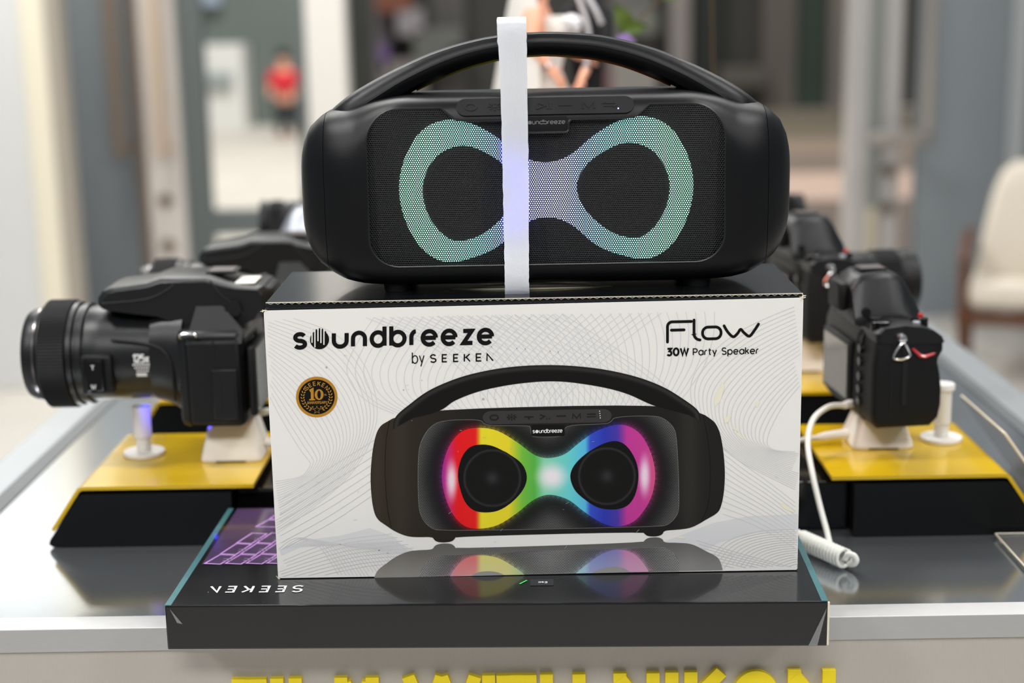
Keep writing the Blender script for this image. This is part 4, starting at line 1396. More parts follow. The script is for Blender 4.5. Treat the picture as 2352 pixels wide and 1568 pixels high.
# ================================================================== FOAM STRIP
fm = M()
FX0, FX1 = -.0160, .0050
path = [(1.1478, .2563), (1.1420, .2561), (1.1372, .2585), (1.1352, .2650), (1.1362, .2760), (1.1395, .295), (1.1405, .330), (1.1400, .370), (1.1392, .410), (1.1375, .440), (1.1372, .4535), (1.1400, .4570), (1.160, .4578), (1.20, .4580), (1.240, .4570), (1.2640, .4545), (1.2680, .4500), (1.2688, .42), (1.2690, .36), (1.2688, .30), (1.2690, .262), (1.2680, .2575)]
path = [tuple(p[:2]) for p in catmull(path, 6)]
tk = .0021
rings = []
for i, (y, z) in enumerate(path):
    a, b = path[max(i - 1, 0)], path[min(i + 1, len(path) - 1)]
    t = Vector((b[0] - a[0], b[1] - a[1])).normalized()
    nx, nz = -t.y, t.x
    sh_ = -.0008 * smoothstep((z - .26) / .1) + .0012 * smoothstep((z - .34) / .11) * -1
    j = lambda: random.uniform(-.00022, .00022)
    x0, x1 = FX0 + (0.0016 if z < .44 else 0) * smoothstep((.455 - z) / .04) + j() + sh_ * .2, FX1 - .0012 * smoothstep((.35 - z) / .09) + j()
    q = []
    NX = 8
    for k in range(NX + 1):
        x = x0 + (x1 - x0) * k / NX
        q.append((x, y + nx * tk + (j() if 0 < k < NX else 0), z + nz * tk))
    for k in range(NX, -1, -1):
        x = x0 + (x1 - x0) * k / NX
        q.append((x, y - nx * tk, z - nz * tk))
    rings.append(q)
fm.loft(rings)
fmat = mat('white_pe_foam', (246, 247, 249), .55, var=.03, vscale=700, bump=.6, bscale=1300)
nf = NT(fmat)                                       # foam lets some light through
tl = nf.new('ShaderNodeBsdfTranslucent')
tl.inputs['Color'].default_value = (.86, .88, .92, 1)
mxf = nf.new('ShaderNodeMixShader')
mxf.inputs[0].default_value = .46
nf.link(nf.n['Principled BSDF'].outputs[0], mxf.inputs[1])
nf.link(tl.outputs[0], mxf.inputs[2])
nf.link(mxf.outputs[0], nf.n['Material Output'].inputs[0])
fo = fm.build('foam_strip', fmat, smooth=40)
tag(fo, 'white packing-foam strip wrapped upright around the black speaker', 'foam strip')
for v in fo.data.vertices:
    v.co -= Vector((-.0055, 1.2, .2545))
fo.location = (-.0055, 1.2, .2545)

# ================================================================== CAMERA STANDS ALONG BOTH SIDES
MX = .0125                                         # middle of the table


def make_stand(side, y0, label, group):
    sg_ = lambda x: x if side < 0 else 2 * MX - x
    cx = sg_(-.33)
    r = thing('camera_stand', label, 'display stand', (cx, y0, 0), 0, group)
    base = [(-.4275, .0008), (-.4312, .0035), (-.4300, .0075), (-.4020, .0475), (-.3975, .0498), (-.2648, .0498), (-.2648, .0008)]
    M().prism([[(sg_(x), z) for x, z in base]], lambda u, v, d: (u, d, v), y0, y0 + .172).build('base', 'stand', r, True, 25)
    M().box(min(sg_(-.264), sg_(-.2)), max(sg_(-.264), sg_(-.2)), y0 + .02, y0 + .16, .0008, .046, .002).build('connector_block', 'gloss', r, True, 0)
    pth = [(-.4285, .0170), (-.4040, .0525), (-.4025, .0545), (-.3995, .0562), (-.3960, .0566), (-.2445, .0566)]
    up_, dn = [], []
    for i, p in enumerate(pth):
        a, b = pth[max(i - 1, 0)], pth[min(i + 1, len(pth) - 1)]
        t = Vector((b[0] - a[0], b[1] - a[1])).normalized()
        dn.append((p[0] + t.y * .0034, p[1] - t.x * .0034))
        up_.append(p)
    M().prism([[(sg_(x), z) for x, z in up_ + dn[::-1]]], lambda u, v, d: (u, d, v), y0 + .001, y0 + .173).build('yellow_cover', 'yellow', r, True, 25)
    for ys in (.03, .14):
        M().box(min(sg_(-.38), sg_(-.28)), max(sg_(-.38), sg_(-.28)), y0 + ys - .006, y0 + ys + .006, .0497, .0533).build('spacer', 'stand', r, True, 0)
    return r


ROWS = [0, .305, .61, .915, 1.22]
YS = 1.2985
names = ['nearest', 'second', 'third', 'fourth', 'farthest']
for k, dy in enumerate(ROWS):
    make_stand(-1, YS + dy, '%s black stand with bent yellow cover in the left row' % names[k], 'camera stands in the left row')
for k, dy in enumerate(ROWS):
    make_stand(1, YS - .006 + dy, '%s black stand with bent yellow cover in the right row' % names[k], 'camera stands in the right row')


def make_mount(loc, label, group, h=.039, led=-1, rz=0.0):
    r = thing('security_mount', label, 'camera mount', loc, rz, group)
    def sq(hw, z):
        return [(x, y, z) for x, y in rrect(-hw, hw, -hw, hw, .007, 4)]
    M().loft([sq(.0285, .0), sq(.0292, .0012), sq(.0288, .004), sq(.0215, h - .004), sq(.0205, h - .001), sq(.019, h)]).build('pedestal', 'white', r, smooth=50)
    M().box(-.014, .014, -.0294, -.0286, .0, .0012).build('base_gap', 'dark', r, smooth=0)
    if led:
        M().lathe([(.0004, -.0012), (.0013, -.0006), (.0013, .0006), (.0004, .0012)], 10, 'z', (led * .0206, -.0200, h - .005)).build('status_light', mat('blue_status_light', (70, 60, 255), .3, emit=(60, 50, 255), estr=25), r, smooth=0)
    return r


GLOW = bpy.data.materials.new('sleeve_added_blue_glow')  # blue light falling on the sleeve, put in as an emission gradient
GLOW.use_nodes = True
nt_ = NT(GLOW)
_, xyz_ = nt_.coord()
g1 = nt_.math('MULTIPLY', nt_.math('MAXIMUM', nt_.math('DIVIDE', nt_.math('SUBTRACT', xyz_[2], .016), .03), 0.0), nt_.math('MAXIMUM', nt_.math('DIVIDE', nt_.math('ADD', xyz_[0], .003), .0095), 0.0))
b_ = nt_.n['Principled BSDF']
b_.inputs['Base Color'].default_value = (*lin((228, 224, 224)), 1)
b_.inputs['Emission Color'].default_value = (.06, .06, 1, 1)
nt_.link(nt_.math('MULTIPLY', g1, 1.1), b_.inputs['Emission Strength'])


def make_post(loc, label, cap=True):
    r = thing('lens_post', label, 'support post', loc, 0, 'white lens support posts')
    M().lathe([(.0192, 0), (.0196, .0008), (.0196, .0030), (.0190, .0038), (.006, .0042)], 40, 'z').build('foot_disc', 'white', r)
    pr_ = []
    z = .0042
    while z < .018:
        pr_ += [(.0064, z), (.0070, z + .0006), (.0064, z + .0012)]
        z += .0014
    M().lathe(pr_, 24, 'z').build('threaded_rod', 'white', r, smooth=20)
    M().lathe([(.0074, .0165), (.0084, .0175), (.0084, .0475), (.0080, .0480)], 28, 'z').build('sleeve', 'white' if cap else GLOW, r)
    if cap:
        M().lathe([(.0085, .048), (.0108, .050), (.0110, .0545), (.0104, .0555)], 28, 'z').build('top_pad', 'white', r)
    return r


PZ = .0568
make_mount((-.277, 1.397, PZ), 'white tapered security mount under the superzoom camera', 'white security mounts', led=-1)
make_mount((.334, 1.4035, PZ), 'white tapered security mount under the camera with the red stripe', 'white security mounts', h=.0305, led=0)
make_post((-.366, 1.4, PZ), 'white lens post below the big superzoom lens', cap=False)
make_post((.3955, 1.4035, PZ), 'white lens post standing free beside the camera with the red stripe')

MAT['shoe'] = mat('worn_shoe_metal', (112, 106, 104), .35, metal=.7)
MAT['screen'] = mat('grey_lcd_screen', (88, 88, 78), .12, spec=.6, coat=.4)


# ------------------------------------------------------------------ bridge camera with a long zoom, pointing to -X
def make_bridge(loc, rz, label, full=True):
    r = thing('superzoom_camera', label, 'camera', loc, rz, 'cameras in the left row')
    LZ = .0615
    lb = M().lathe([(.030, -.178), (.0385, -.184), (.0405, -.185), (.0425, -.181), (.0428, -.176), (.0440, -.1755), (.0442, -.1715), (.0468, -.1695), (.0472, -.166), (.0472, -.142), (.0490, -.1415), (.0486, -.1375), (.0460, -.1365), (.0458, -.1345), (.0478, -.1335), (.0474, -.1285), (.0446, -.1275), (.0444, -.1255), (.0452, -.1235), (.0440, -.112), (.0432, -.08), (.0428, -.05), (.0425, -.02)], 56, 'x', (0, 0, LZ)).build('lens_barrel', 'camera', r, smooth=40)
    M().lathe([(.0434, -.1745), (.0450, -.1738), (.0450, -.1722), (.0434, -.1715)], 56, 'x', (0, 0, LZ)).build('trim_ring', mat('dark_chrome', (120, 116, 116), .22, metal=.9), lb)
    fr = M()
    teeth = 110
    rg = []
    for x, hgt in ((-.1678, 0), (-.1670, 1), (-.1435, 1), (-.1427, 0)):
        rg.append([(x, (.0494 + hgt * (.0014 if k % 2 else .0005)) * cos(2 * pi * k / (teeth * 2)), LZ + (.0494 + hgt * (.0014 if k % 2 else .0005)) * sin(2 * pi * k / (teeth * 2))) for k in range(teeth * 2)])
    fr.loft(rg)
    fr.build('zoom_ring', 'rubber', lb, smooth=25)
    M().lathe([(.001, -.176), (.018, -.1775), (.030, -.178)], 32, 'x', (0, 0, LZ), cap=False).build('front_glass', 'gloss', lb)
    # side zoom rocker
    M().box(-.128, -.099, -.0505, -.038, .033, .070, .003).build('zoom_panel', 'camera2', r)
    M().box(-.124, -.106, -.0535, -.050, .036, .0665, .002).build('zoom_rocker', 'gloss', r)
    mk_ = M()
    mf = lambda y: (lambda u, v: (u, y, v))
    write(mk_, 'T', -.1175, .0575, .0028, .0008, .2, mf(-.0538), fit=.004)
    write(mk_, 'W', -.1185, .0395, .0028, .0008, .2, mf(-.0538), fit=.005)
    mk_.build('rocker_lettering', 'inkwhite', r, smooth=0)
    # zoom figure on the barrel
    zt = M()
    brl = lambda u, v: (u, -sqrt(max(0, .0438 ** 2 - (v - LZ) ** 2)), v)
    write(zt, '125x', -.0815, .0615, .0050, .0014, .25, brl, fit=.0155)
    for q, (a, b) in enumerate(((-.0815, -.066), (-.080, -.0675), (-.0785, -.068))):
        x = a
        while x < b - .001:
            zt.ribbon([(x, .0592 - q * .0030), (x + .0016, .0592 - q * .0030)], .0018, brl)
            x += .0023
    zt.ribbon([(-.079, .0495), (-.0695, .0495)], .0034, brl)
    zt.build('barrel_lettering', 'inkwhite', lb, smooth=0)
    # barrel to body shoulder
    rg = []
    for x, hy, hz, zc in ((-.066, .0435, .0435, LZ), (-.056, .0445, .046, LZ), (-.048, .046, .0485, .0595), (-.036, .0485, .0535, .056)):
        rg.append([(x, hy * math.copysign(abs(cos(t)) ** .8, cos(t)), zc + hz * math.copysign(abs(sin(t)) ** .8, sin(t))) for t in [2 * pi * k / 40 for k in range(40)]])
    M().loft(rg).build('shoulder', 'camera', r, smooth=50)
    # body
    bd = M().box(-.040, .022, -.050, .068, .0, .092, .008, 3).build('body', 'camera', r)
    M().box(-.031, .019, -.0525, -.047, .002, .083, .004).build('side_panel', 'camera2', r)
    M().box(-.008, .0155, -.0545, -.052, .008, .056, .0015).build('port_cover', 'camera', bd)
    M().box(-.0005, .0005, -.0549, -.0543, .016, .050).build('cover_groove', 'dark', bd, smooth=0)
    M().box(.0095, .0115, -.0551, -.0543, .020, .042).build('cover_grip', 'dark', bd, smooth=0)
    M().box(-.006, -.005, -.0530, -.0522, .064, .082).build('cover_groove', 'dark', bd, smooth=0)
    M().tube(catmull([(-.0335, -.050, .083), (-.0335, -.0565, .0865), (-.0325, -.058, .0895), (-.021, -.058, .0902), (-.019, -.0565, .087), (-.019, -.050, .0845)], 4), .0012, 6).build('strap_lug', 'silver', r)
    # pop-up flash housing and viewfinder
    top = [(-.110, .1085), (-.1135, .1125), (-.1130, .119), (-.108, .1255), (-.100, .1285), (-.068, .1325), (-.055, .1370), (-.012, .1370), (.004, .1320), (.018, .1290), (.0390, .1275), (.0430, .122), (.0430, .110), (.036, .0990), (.022, .0930), (.021, .080), (-.041, .080), (-.042, .090), (-.047, .0965), (-.060, .1010), (-.085, .1045)]
    cxm, czm = -.03, .108
    rg = []
    for y, k, in ((-.0345, .86), (-.0315, .955), (-.027, 1.0), (.027, 1.0), (.0315, .955), (.0345, .86)):
        rg.append([(cxm + (x - cxm) * (k if k > .9 else .93), y, czm + (z - czm) * (k if z > .1 else 1)) for x, z in top])
    hs = M().loft(rg)
    hs.build('flash_housing', 'camera', r, smooth=30)
    ck = [(-.022, .1110), (.002, .1110), (.0215, .0905), (.0205, .0790), (-.0300, .0790), (-.0290, .0850)]
    M().loft([[(x, -.052 + (z - .079) * .52, z) for x, z in ck], [(x, -.030, z) for x, z in ck]]).build('side_cheek', 'camera2', r, smooth=25)
    M().tube(catmull([(-.1085, -.0352, .1150), (-.070, -.0352, .1180), (-.052, -.0352, .1240), (-.040, -.0340, .1320)], 5), .0007, 5).build('flash_seam', 'dark', r)
    M().tube(catmull([(-.008, -.0335, .1345), (.000, -.0352, .1230), (.012, -.0352, .1120), (.022, -.0352, .1020)], 5), .0007, 5).build('viewfinder_seam', 'dark', r)
    M().tube(catmull([(-.100, -.0436, .0830), (-.075, -.0436, .0800), (-.055, -.0450, .0745), (-.0455, -.0472, .0600), (-.0445, -.0474, .0400), (-.0445, -.0440, .0250)], 5), .0011, 6).build('collar_groove', 'dark', r)
    M().box(-.016, .012, -.014, .014, .1365, .139, .0006).build('hot_shoe', 'dark', r, smooth=0)
    M().box(-.013, .009, -.012, .012, .1390, .1398, .0003).build('shoe_rail', 'shoe', r, smooth=0)
    M().box(.030, .0475, -.024, .024, .096, .126, .005).build('eyepiece', 'rubber', r)
    M().lathe([(.0075, -.038), (.0075, -.0335)], 20, 'y', (.012, 0, .1085)).build('dioptre_knob', 'camera2', r)
    M().box(.012, .031, -.026, .012, .1292, .1302, .0003).build('white_label', 'white', r, smooth=0)
    for x_, y_, rr in ((-.035, .045, .010), (-.012, .052, .012)):
        pr_ = [(rr, .090), (rr, .101), (rr * .85, .1025)]
        M().lathe(pr_, 30, 'z', (x_, y_, 0)).build('mode_dial', 'camera2', r, smooth=25)
        M().lathe([(rr * .8, .1025), (rr * .75, .104)], 30, 'z', (x_, y_, 0)).build('dial_cap', 'silverp', r)
    # tilting screen
    sc_ = M().box(.0245, .0315, -.050, .036, .010, .076, .003).build('tilt_screen', 'camera2', r)
    M().box(.0312, .0320, -.045, .032, .014, .072, .0003).build('display', 'screen', sc_, smooth=0)
    M().tube([(.022, -.046, .079), (.030, -.046, .0865)], .0022, 8).build('screen_hinge', 'camera2', sc_)
    return r


make_bridge((-.277, 1.397, PZ + .0392), 0, 'black superzoom camera with big ribbed lens and zoom figure, nearest in the left row')
make_mount((-.252, 1.72, PZ), 'white security mount under the second left camera', 'white security mounts', h=.026, led=0)
make_bridge((-.252, 1.72, PZ + .0262), radians(1), 'black superzoom camera second in the left row, partly behind the white carton')


# ------------------------------------------------------------------ mirrorless camera, lens towards +X, grip towards -Y
def make_mirrorless(loc, rz, label, group, lens=None, top='camera', stripe=True, lug=1):
    r = thing('mirrorless_camera', label, 'camera', loc, rz, group)
    XK = .9
    mid = [(.004, 0), (0, .006), (0, .076), (.004, .088), (.010, .0915), (.040, .0915), (.046, .087), (.047, .010), (.044, 0)]
    full = [(x * XK, z) for x, z in [(.006, 0), (.001, .006), (0, .016), (0, .060), (.002, .074), (.004, .086), (.012, .0905), (.034, .0925), (.056, .0895), (.066, .0845), (.0715, .0785), (.0715, .0730), (.0670, .0660), (.0665, .0610), (.0695, .0500), (.0715, .0350), (.0715, .0200), (.0690, .0080), (.0610, .0005)]]
    M().loft([[(x, y, z) for x, z in mid] for y in (-.04, .070)] + [[(x * .9 + .002, .075, z * .94 + .003) for x, z in mid]]).build('body', 'camera2', r, smooth=35)

    def sh_ring(y, k, dx=0):
        return [(.034 + (x - .034) * k + dx, y, .045 + (z - .045) * k) for x, z in full]
    M().loft([sh_ring(-.0765, .90), sh_ring(-.0755, .95), sh_ring(-.072, .99), sh_ring(-.066, 1.0), sh_ring(-.042, 1.0), sh_ring(-.034, .97, -.003), sh_ring(-.028, .86, -.008)]).build('grip', 'rubber', r, smooth=40)
    # card door lines on the grip end
    M().box(.026, .0305, -.0774, -.0758, .022, .078).build('card_door_gap', 'dark', r, smooth=0)
    M().box(.016, .0168, -.0770, -.0760, .010, .078).build('card_door_seam', 'dark', r, smooth=0)
    # shoulder plate
    shp = [(x * XK, z) for x, z in [(.003, .080), (.002, .0885), (.008, .0935), (.030, .0955), (.050, .0935), (.062, .0895), (.0695, .0845), (.0725, .079), (.066, .0785), (.030, .078)]]
    M().loft([[(.034 + (x - .034) * k, y, z) for x, z in shp] for y, k in ((-.0772, .93), (-.075, .985), (-.070, 1.0), (-.030, 1.0), (-.026, .96))]).build('shoulder_plate', top, r, smooth=35)
    # prism housing
    pz_ = [(x * XK, z) for x, z in [(-.004, .088), (-.008, .098), (-.008, .122), (-.003, .1290), (.006, .1335), (.030, .1350), (.043, .1320), (.051, .124), (.064, .104), (.068, .094), (.065, .088)]]
    M().loft([[(.028 + (x - .028) * k, y, .088 + (z - .088) * q) for x, z in pz_] for y, k, q in ((-.038, .94, .16), (-.0365, .96, .24), (-.026, .965, .86), (-.0235, .98, .95), (-.020, 1, 1), (.020, 1, 1), (.0235, .98, .95), (.026, .965, .86), (.0365, .96, .24), (.038, .94, .16))]).build('prism_housing', top, r, smooth=30)
    M().box(-.016, -.006, -.020, .020, .098, .126, .005).build('eyepiece', 'rubber', r)
    M().box(.006, .032, -.011, .011, .1346, .1366, .0006).build('hot_shoe', 'dark', r, smooth=0)
    M().box(.008, .030, -.010, .010, .1366, .1373, .0003).build('shoe_rail', 'shoe', r, smooth=0)
    M().lathe([(.0042, -.0390), (.0042, -.0300)], 18, 'y', (.004, 0, .101)).build('dioptre_knob', 'camera2', r)
    # rear
    sc_ = M().box(-.0055, .0005, -.020, .062, .010, .070, .002).build('rear_screen', 'camera2', r)
    M().box(-.0060, -.0052, -.016, .058, .014, .066, .0003).build('display', 'screen', sc_, smooth=0)
    for z_ in (.018, .030, .042, .056, .068):
        M().lathe([(.0042, -.0028), (.0046, .001)], 14, 'x', (0, -.040, z_)).build('rear_button', 'gloss', r)
    # top controls
    for x_, y_, rr, h_, m_ in ((.051, -.055, .0050, .0050, 'gloss'), (.042, -.064, .0036, .0042, 'silverp'), (.046, -.048, .0034, .0040, 'gloss'), (.010, -.060, .0085, .0060, 'gloss'), (.012, -.040, .0065, .0060, 'camera2'), (.014, .050, .012, .010, 'camera2')):
        zb = .0925 if x_ > .03 else .0915
        M().lathe([(rr, zb - .003), (rr, zb + h_ - .0006), (rr * .85, zb + h_)], 22, 'z', (x_, y_, 0)).build('control_button' if rr < .007 else 'control_dial', m_, r, smooth=30)
    M().lathe([(.0024, .0960), (.0024, .0992)], 14, 'z', (.053, -.044, 0)).build('record_button', mat('red_button', (196, 40, 34), .4), r)
    # red accent and strap lug
    if stripe:
        M().tube([(.0345, -.0775, .0745), (.0420, -.0780, .0675), (.0460, -.0780, .0670), (.0605, -.0745, .0700)], [.0011, .0017, .0017, .0008], 6).build('red_stripe', mat('red_accent', (196, 30, 46), .3, coat=.5), r)
    if lug:
        M().lathe([(.0040, -.0790), (.0046, -.0770)], 16, 'y', (.0235, 0, .0850)).build('lug_post', 'silver', r)
        M().lathe([(.0012, -.0845), (.0036, -.0835), (.0042, -.0810), (.0030, -.0785)], 14, 'y', (.0235, 0, .0850)).build('lug_head', 'silver', r)
        M().tube(catmull([(.0225, -.0815, .0800), (.0160, -.0812, .0705), (.0170, -.0810, .0668), (.0235, -.0810, .0660), (.0300, -.0810, .0680), (.0308, -.0812, .0715), (.0265, -.0815, .0795)], 4, True), .0010, 6, closed=True).build('strap_ring', 'silver', r)
    # mount
    M().lathe([(.030, .044), (.030, .0495), (.0285, .0505), (.024, .0505), (.023, .047)], 40, 'x', (0, .012, .050)).build('lens_mount', 'silverp' if not lens else 'camera2', r)
    if lens:
        L, R_ = lens
        ln = M().lathe([(.029, .050), (.0305, .052), (.0305, .060), (R_, .064), (R_, .064 + L * .35), (R_ * .96, .064 + L * .37), (R_ * .96, .064 + L * .42), (R_ * 1.02, .064 + L * .44), (R_ * 1.02, .064 + L * .78), (R_ * .97, .064 + L * .80), (R_ * .97, .064 + L * .84), (R_ * 1.06, .064 + L * .88), (R_ * 1.06, .064 + L), (R_ * .93, .064 + L + .001), (R_ * .88, .064 + L - .004)], 48, 'x', (0, .012, .052)).build('lens', 'camera2', r, smooth=40)
        rr = [[(x, .012 + (R_ * 1.025 + (k % 2) * .0012) * cos(2 * pi * k / 120), .052 + (R_ * 1.025 + (k % 2) * .0012) * sin(2 * pi * k / 120)) for k in range(120)] for x in (.064 + L * .46, .064 + L * .76)]
        M().loft(rr).build('focus_ring', 'rubber', ln, smooth=20)
        M().lathe([(.0005, .064 + L - .006), (R_ * .9, .064 + L - .005)], 32, 'x', (0, .012, .052), cap=False).build('front_glass', 'gloss', ln)
    return r


GR, GL = 'cameras in the right row', 'cameras in the left row'
make_mirrorless((.3055, 1.4085, PZ + .0307), radians(5.5), 'black mirrorless camera body with a red stripe on its grip, nearest in the right row', GR)
for k, (x, y, lab, L, R_) in enumerate(((.300, 1.715, 'second', .088, .034), (.288, 2.02, 'third', .060, .034), (.312, 2.325, 'fourth', .056, .028))):
    make_mount((x + .02, y, PZ), 'white security mount under the %s right camera' % lab, 'white security mounts', h=.042, led=0)
    make_mirrorless((x, y, PZ + .0422), radians(8 - 2 * k), 'black mirrorless camera with fitted lens, %s in the right row' % lab, GR, (L, R_), stripe=(k != 1))
make_mount((-.285, 2.01, PZ), 'white security mount under the silver-topped camera', 'white security mounts', h=.026, led=0)
make_mirrorless((-.262, 2.01, PZ + .0262), radians(183), 'retro camera with a silver top plate, third in the left row', GL, (.04, .028), top='silverp', stripe=False)
make_mount((-.295, 2.32, PZ), 'white security mount under the fourth left camera', 'white security mounts', h=.045, led=0)
make_mirrorless((-.272, 2.32, PZ + .0452), radians(182), 'black mirrorless camera with dark lens, fourth in the left row', GL, (.062, .033))
make_mount((-.28, 2.625, PZ), 'white security mount under the farthest left camera', 'white security mounts', h=.045, led=0)
make_mirrorless((-.262, 2.625, PZ + .0452), radians(182), 'black mirrorless camera with a stubby lens, farthest in the left row', GL, (.05, .031))

# ------------------------------------------------------------------ cables
cb = M().tube(catmull([(.297, 1.380, .0985), (.281, 1.372, .0995), (.264, 1.356, .092), (.2555, 1.335, .076), (.2545, 1.305, .056), (.2570, 1.281, .034), (.2590, 1.262, .020), (.2605, 1.243, .0085), (.2650, 1.222, .0050), (.2710, 1.210, .0060), (.2735, 1.206, .0105), (.2715, 1.2065, .0150), (.2670, 1.2085, .0150), (.2650, 1.2100, .0105)], 7), .0026, 10)
root_c = thing('coiled_cable', 'white coiled cable dropping from the red-stripe camera to the tabletop', 'cable', (.26, 1.24, 0))
cb.build('straight_lead', 'cable', root_c, True, 60)
co = M()
pts = []
turns = 15
a0, b0 = Vector((.2655, 1.2105, .0105)), Vector((.2360, 1.262, .0105))
ax_ = (b0 - a0).normalized()
sd = ax_.cross(Vector((0, 0, 1))).normalized()
for k in range(turns * 12 + 1):
    t = k / (turns * 12)
    a = 2 * pi * turns * t
    pts.append(a0 + (b0 - a0) * t + .0072 * (cos(a) * Vector((0, 0, 1)) + sin(a) * sd))
co.tube(pts, .0018, 7)
co.build('coil', 'cable', root_c, True, 60)
M().tube([(.297, 1.380, .0985), (.303, 1.386, .0985), (.310, 1.392, .0975)], [.0034, .0038, .0038], 10).build('plug', 'white', root_c, True)
rc2 = thing('mount_lead', 'white lead plugged into the mount under the red-stripe camera', 'cable', (.29, 1.4, .057))
M().tube(catmull([(.284, 1.397, .0640), (.268, 1.394, .0625), (.250, 1.392, .0600), (.232, 1.392, .056), (.215, 1.394, .048)], 5), .0026, 8).build('lead', 'cable', rc2, True, 60)
M().tube([(.306, 1.401, .0660), (.284, 1.397, .0640), (.276, 1.3955, .0632)], [.0042, .0042, .0030], 10).build('plug', 'white', rc2, True)
rc3 = thing('mount_lead', 'white lead plugged into the mount under the superzoom camera', 'cable', (-.24, 1.4, .057))
M().tube(catmull([(-.226, 1.392, .066), (-.213, 1.390, .063), (-.2, 1.392, .057), (-.188, 1.396, .05)], 5), .0028, 8).build('lead', 'cable', rc3, True, 60)
M().tube([(-.249, 1.396, .0685), (-.226, 1.392, .066)], [.0045, .0040], 10).build('plug', 'white', rc3, True)
rc4 = thing('camera_lead', 'white lead running from under the superzoom camera towards the carton', 'cable', (-.24, 1.41, .095))
M().tube(catmull([(-.2525, 1.392, .0975), (-.240, 1.390, .1000), (-.222, 1.392, .0985), (-.205, 1.398, .092), (-.19, 1.405, .080)], 5), .0034, 8).build('lead', 'cable', rc4, True, 60)

# ------------------------------------------------------------------ clear acrylic pieces
ac = thing('acrylic_sign_holder', 'clear acrylic sign holder leaning over the right yellow slope', 'sign holder', (.45, 1.40, .0))
M().prism([[(.4330, .0800), (.4358, .0815), (.4905, .0055), (.4880, .0035)]], lambda u, v, d: (u, d, v), 1.335, 1.475).build('front_sheet', 'acrylic', ac, True, 0)
M().prism([[(.4880, .0035), (.4905, .0055), (.4700, .0045), (.4700, .0015)]], lambda u, v, d: (u, d, v), 1.335, 1.475).build('foot_sheet', 'acrylic', ac, True, 0)
EDGE = mat('acrylic_edge_painted_glow', (246, 236, 212), .15, spec=.7, coat=.6)  # pale colour on the polished edges stands in for light piped through them
ex = M().tube([(.4344, 1.335, .0812), (.4344, 1.475, .0812)], .0011, 8)
ex.tube([(.4348, 1.3345, .0805), (.4892, 1.3345, .0048)], .0011, 8)
ex.build('polished_edge_glow', EDGE, ac, True)
pl = M().box(-.055, .055, -.055, .055, 0, .0042, .0003).build('acrylic_plate', 'acrylic', smooth=0)
pl.location = (.4685, 1.2285, .0006)
M().tube([(.055, .055, .0036), (-.055, .055, .0036), (-.055, -.055, .0036)], .0009, 8).build('polished_edge_glow', EDGE, pl)
tag(pl, 'clear acrylic plate lying flat at the right edge of the tabletop', 'acrylic plate')

# ================================================================== DOLLS, RISER, PLANT
rs = thing('display_riser', 'white riser box behind the speaker carrying the bridal dolls', 'riser', (.03, 2.12, 0))
M().box(-.09, .17, 2.03, 2.26, .0006, .158, .003).build('riser_box', 'postw', rs, True)


def skin(name, nodes, edges, m, parent, sub=2, root=0):
    """one continuous body grown around joints: nodes = (x, y, z, radius)"""
    me = bpy.data.meshes.new(name)
    me.from_pydata([q[:3] for q in nodes], edges, [])
    ob = bpy.data.objects.new('tmp_skin', me)
    COL.objects.link(ob)
    md = ob.modifiers.new('skin', 'SKIN')
    md.use_smooth_shade = True
    for i, q in enumerate(nodes):
        sv = me.skin_vertices[0].data[i]
        sv.radius = (q[3], q[4] if len(q) > 4 else q[3])
        sv.use_root = i == root
    ss = ob.modifiers.new('sub', 'SUBSURF')
    ss.levels = ss.render_levels = sub
    d_ = bpy.context.evaluated_depsgraph_get()
    me2 = bpy.data.meshes.new_from_object(ob.evaluated_get(d_))
    bpy.data.objects.remove(ob)
    me2.materials.clear()
    me2.materials.append(MAT[m] if isinstance(m, str) else m)
    me2.polygons.foreach_set('use_smooth', [True] * len(me2.polygons))
    L = parent.location
    for v in me2.vertices:
        v.co -= L
    o = bpy.data.objects.new(name, me2)
    COL.objects.link(o)
    o.parent = parent
    return o


def hand(nodes, edges, wrist, d, up, sc):
    """palm and five fingers from a wrist node"""
    d = Vector(d).normalized()
    up = Vector(up).normalized()
    side = d.cross(up).normalized()
    w_ = Vector(nodes[wrist][:3])
    p = w_ + d * sc * 1.2
    nodes.append((*p, sc * .55, sc * .3))
    pi_ = len(nodes) - 1
    edges.append((wrist, pi_))
    for k, (off, ln) in enumerate(((-.45, 1.2), (-.15, 1.4), (.15, 1.35), (.45, 1.05))):
        a = p + side * off * sc + d * sc * .7
        b = a + d * ln * sc * .6 - up * sc * .15
        c_ = b + d * ln * sc * .45 - up * sc * .35
        i0 = len(nodes)
        nodes += [(*a, sc * .19), (*b, sc * .17), (*c_, sc * .13)]
        edges += [(pi_, i0), (i0, i0 + 1), (i0 + 1, i0 + 2)]
    a = w_ + d * sc * .9 - side * sc * .75
    b = a + d * sc * .7 - side * sc * .2
    i0 = len(nodes)
    nodes += [(*a, sc * .21), (*b, sc * .16)]
    edges += [(pi_, i0), (i0, i0 + 1)]


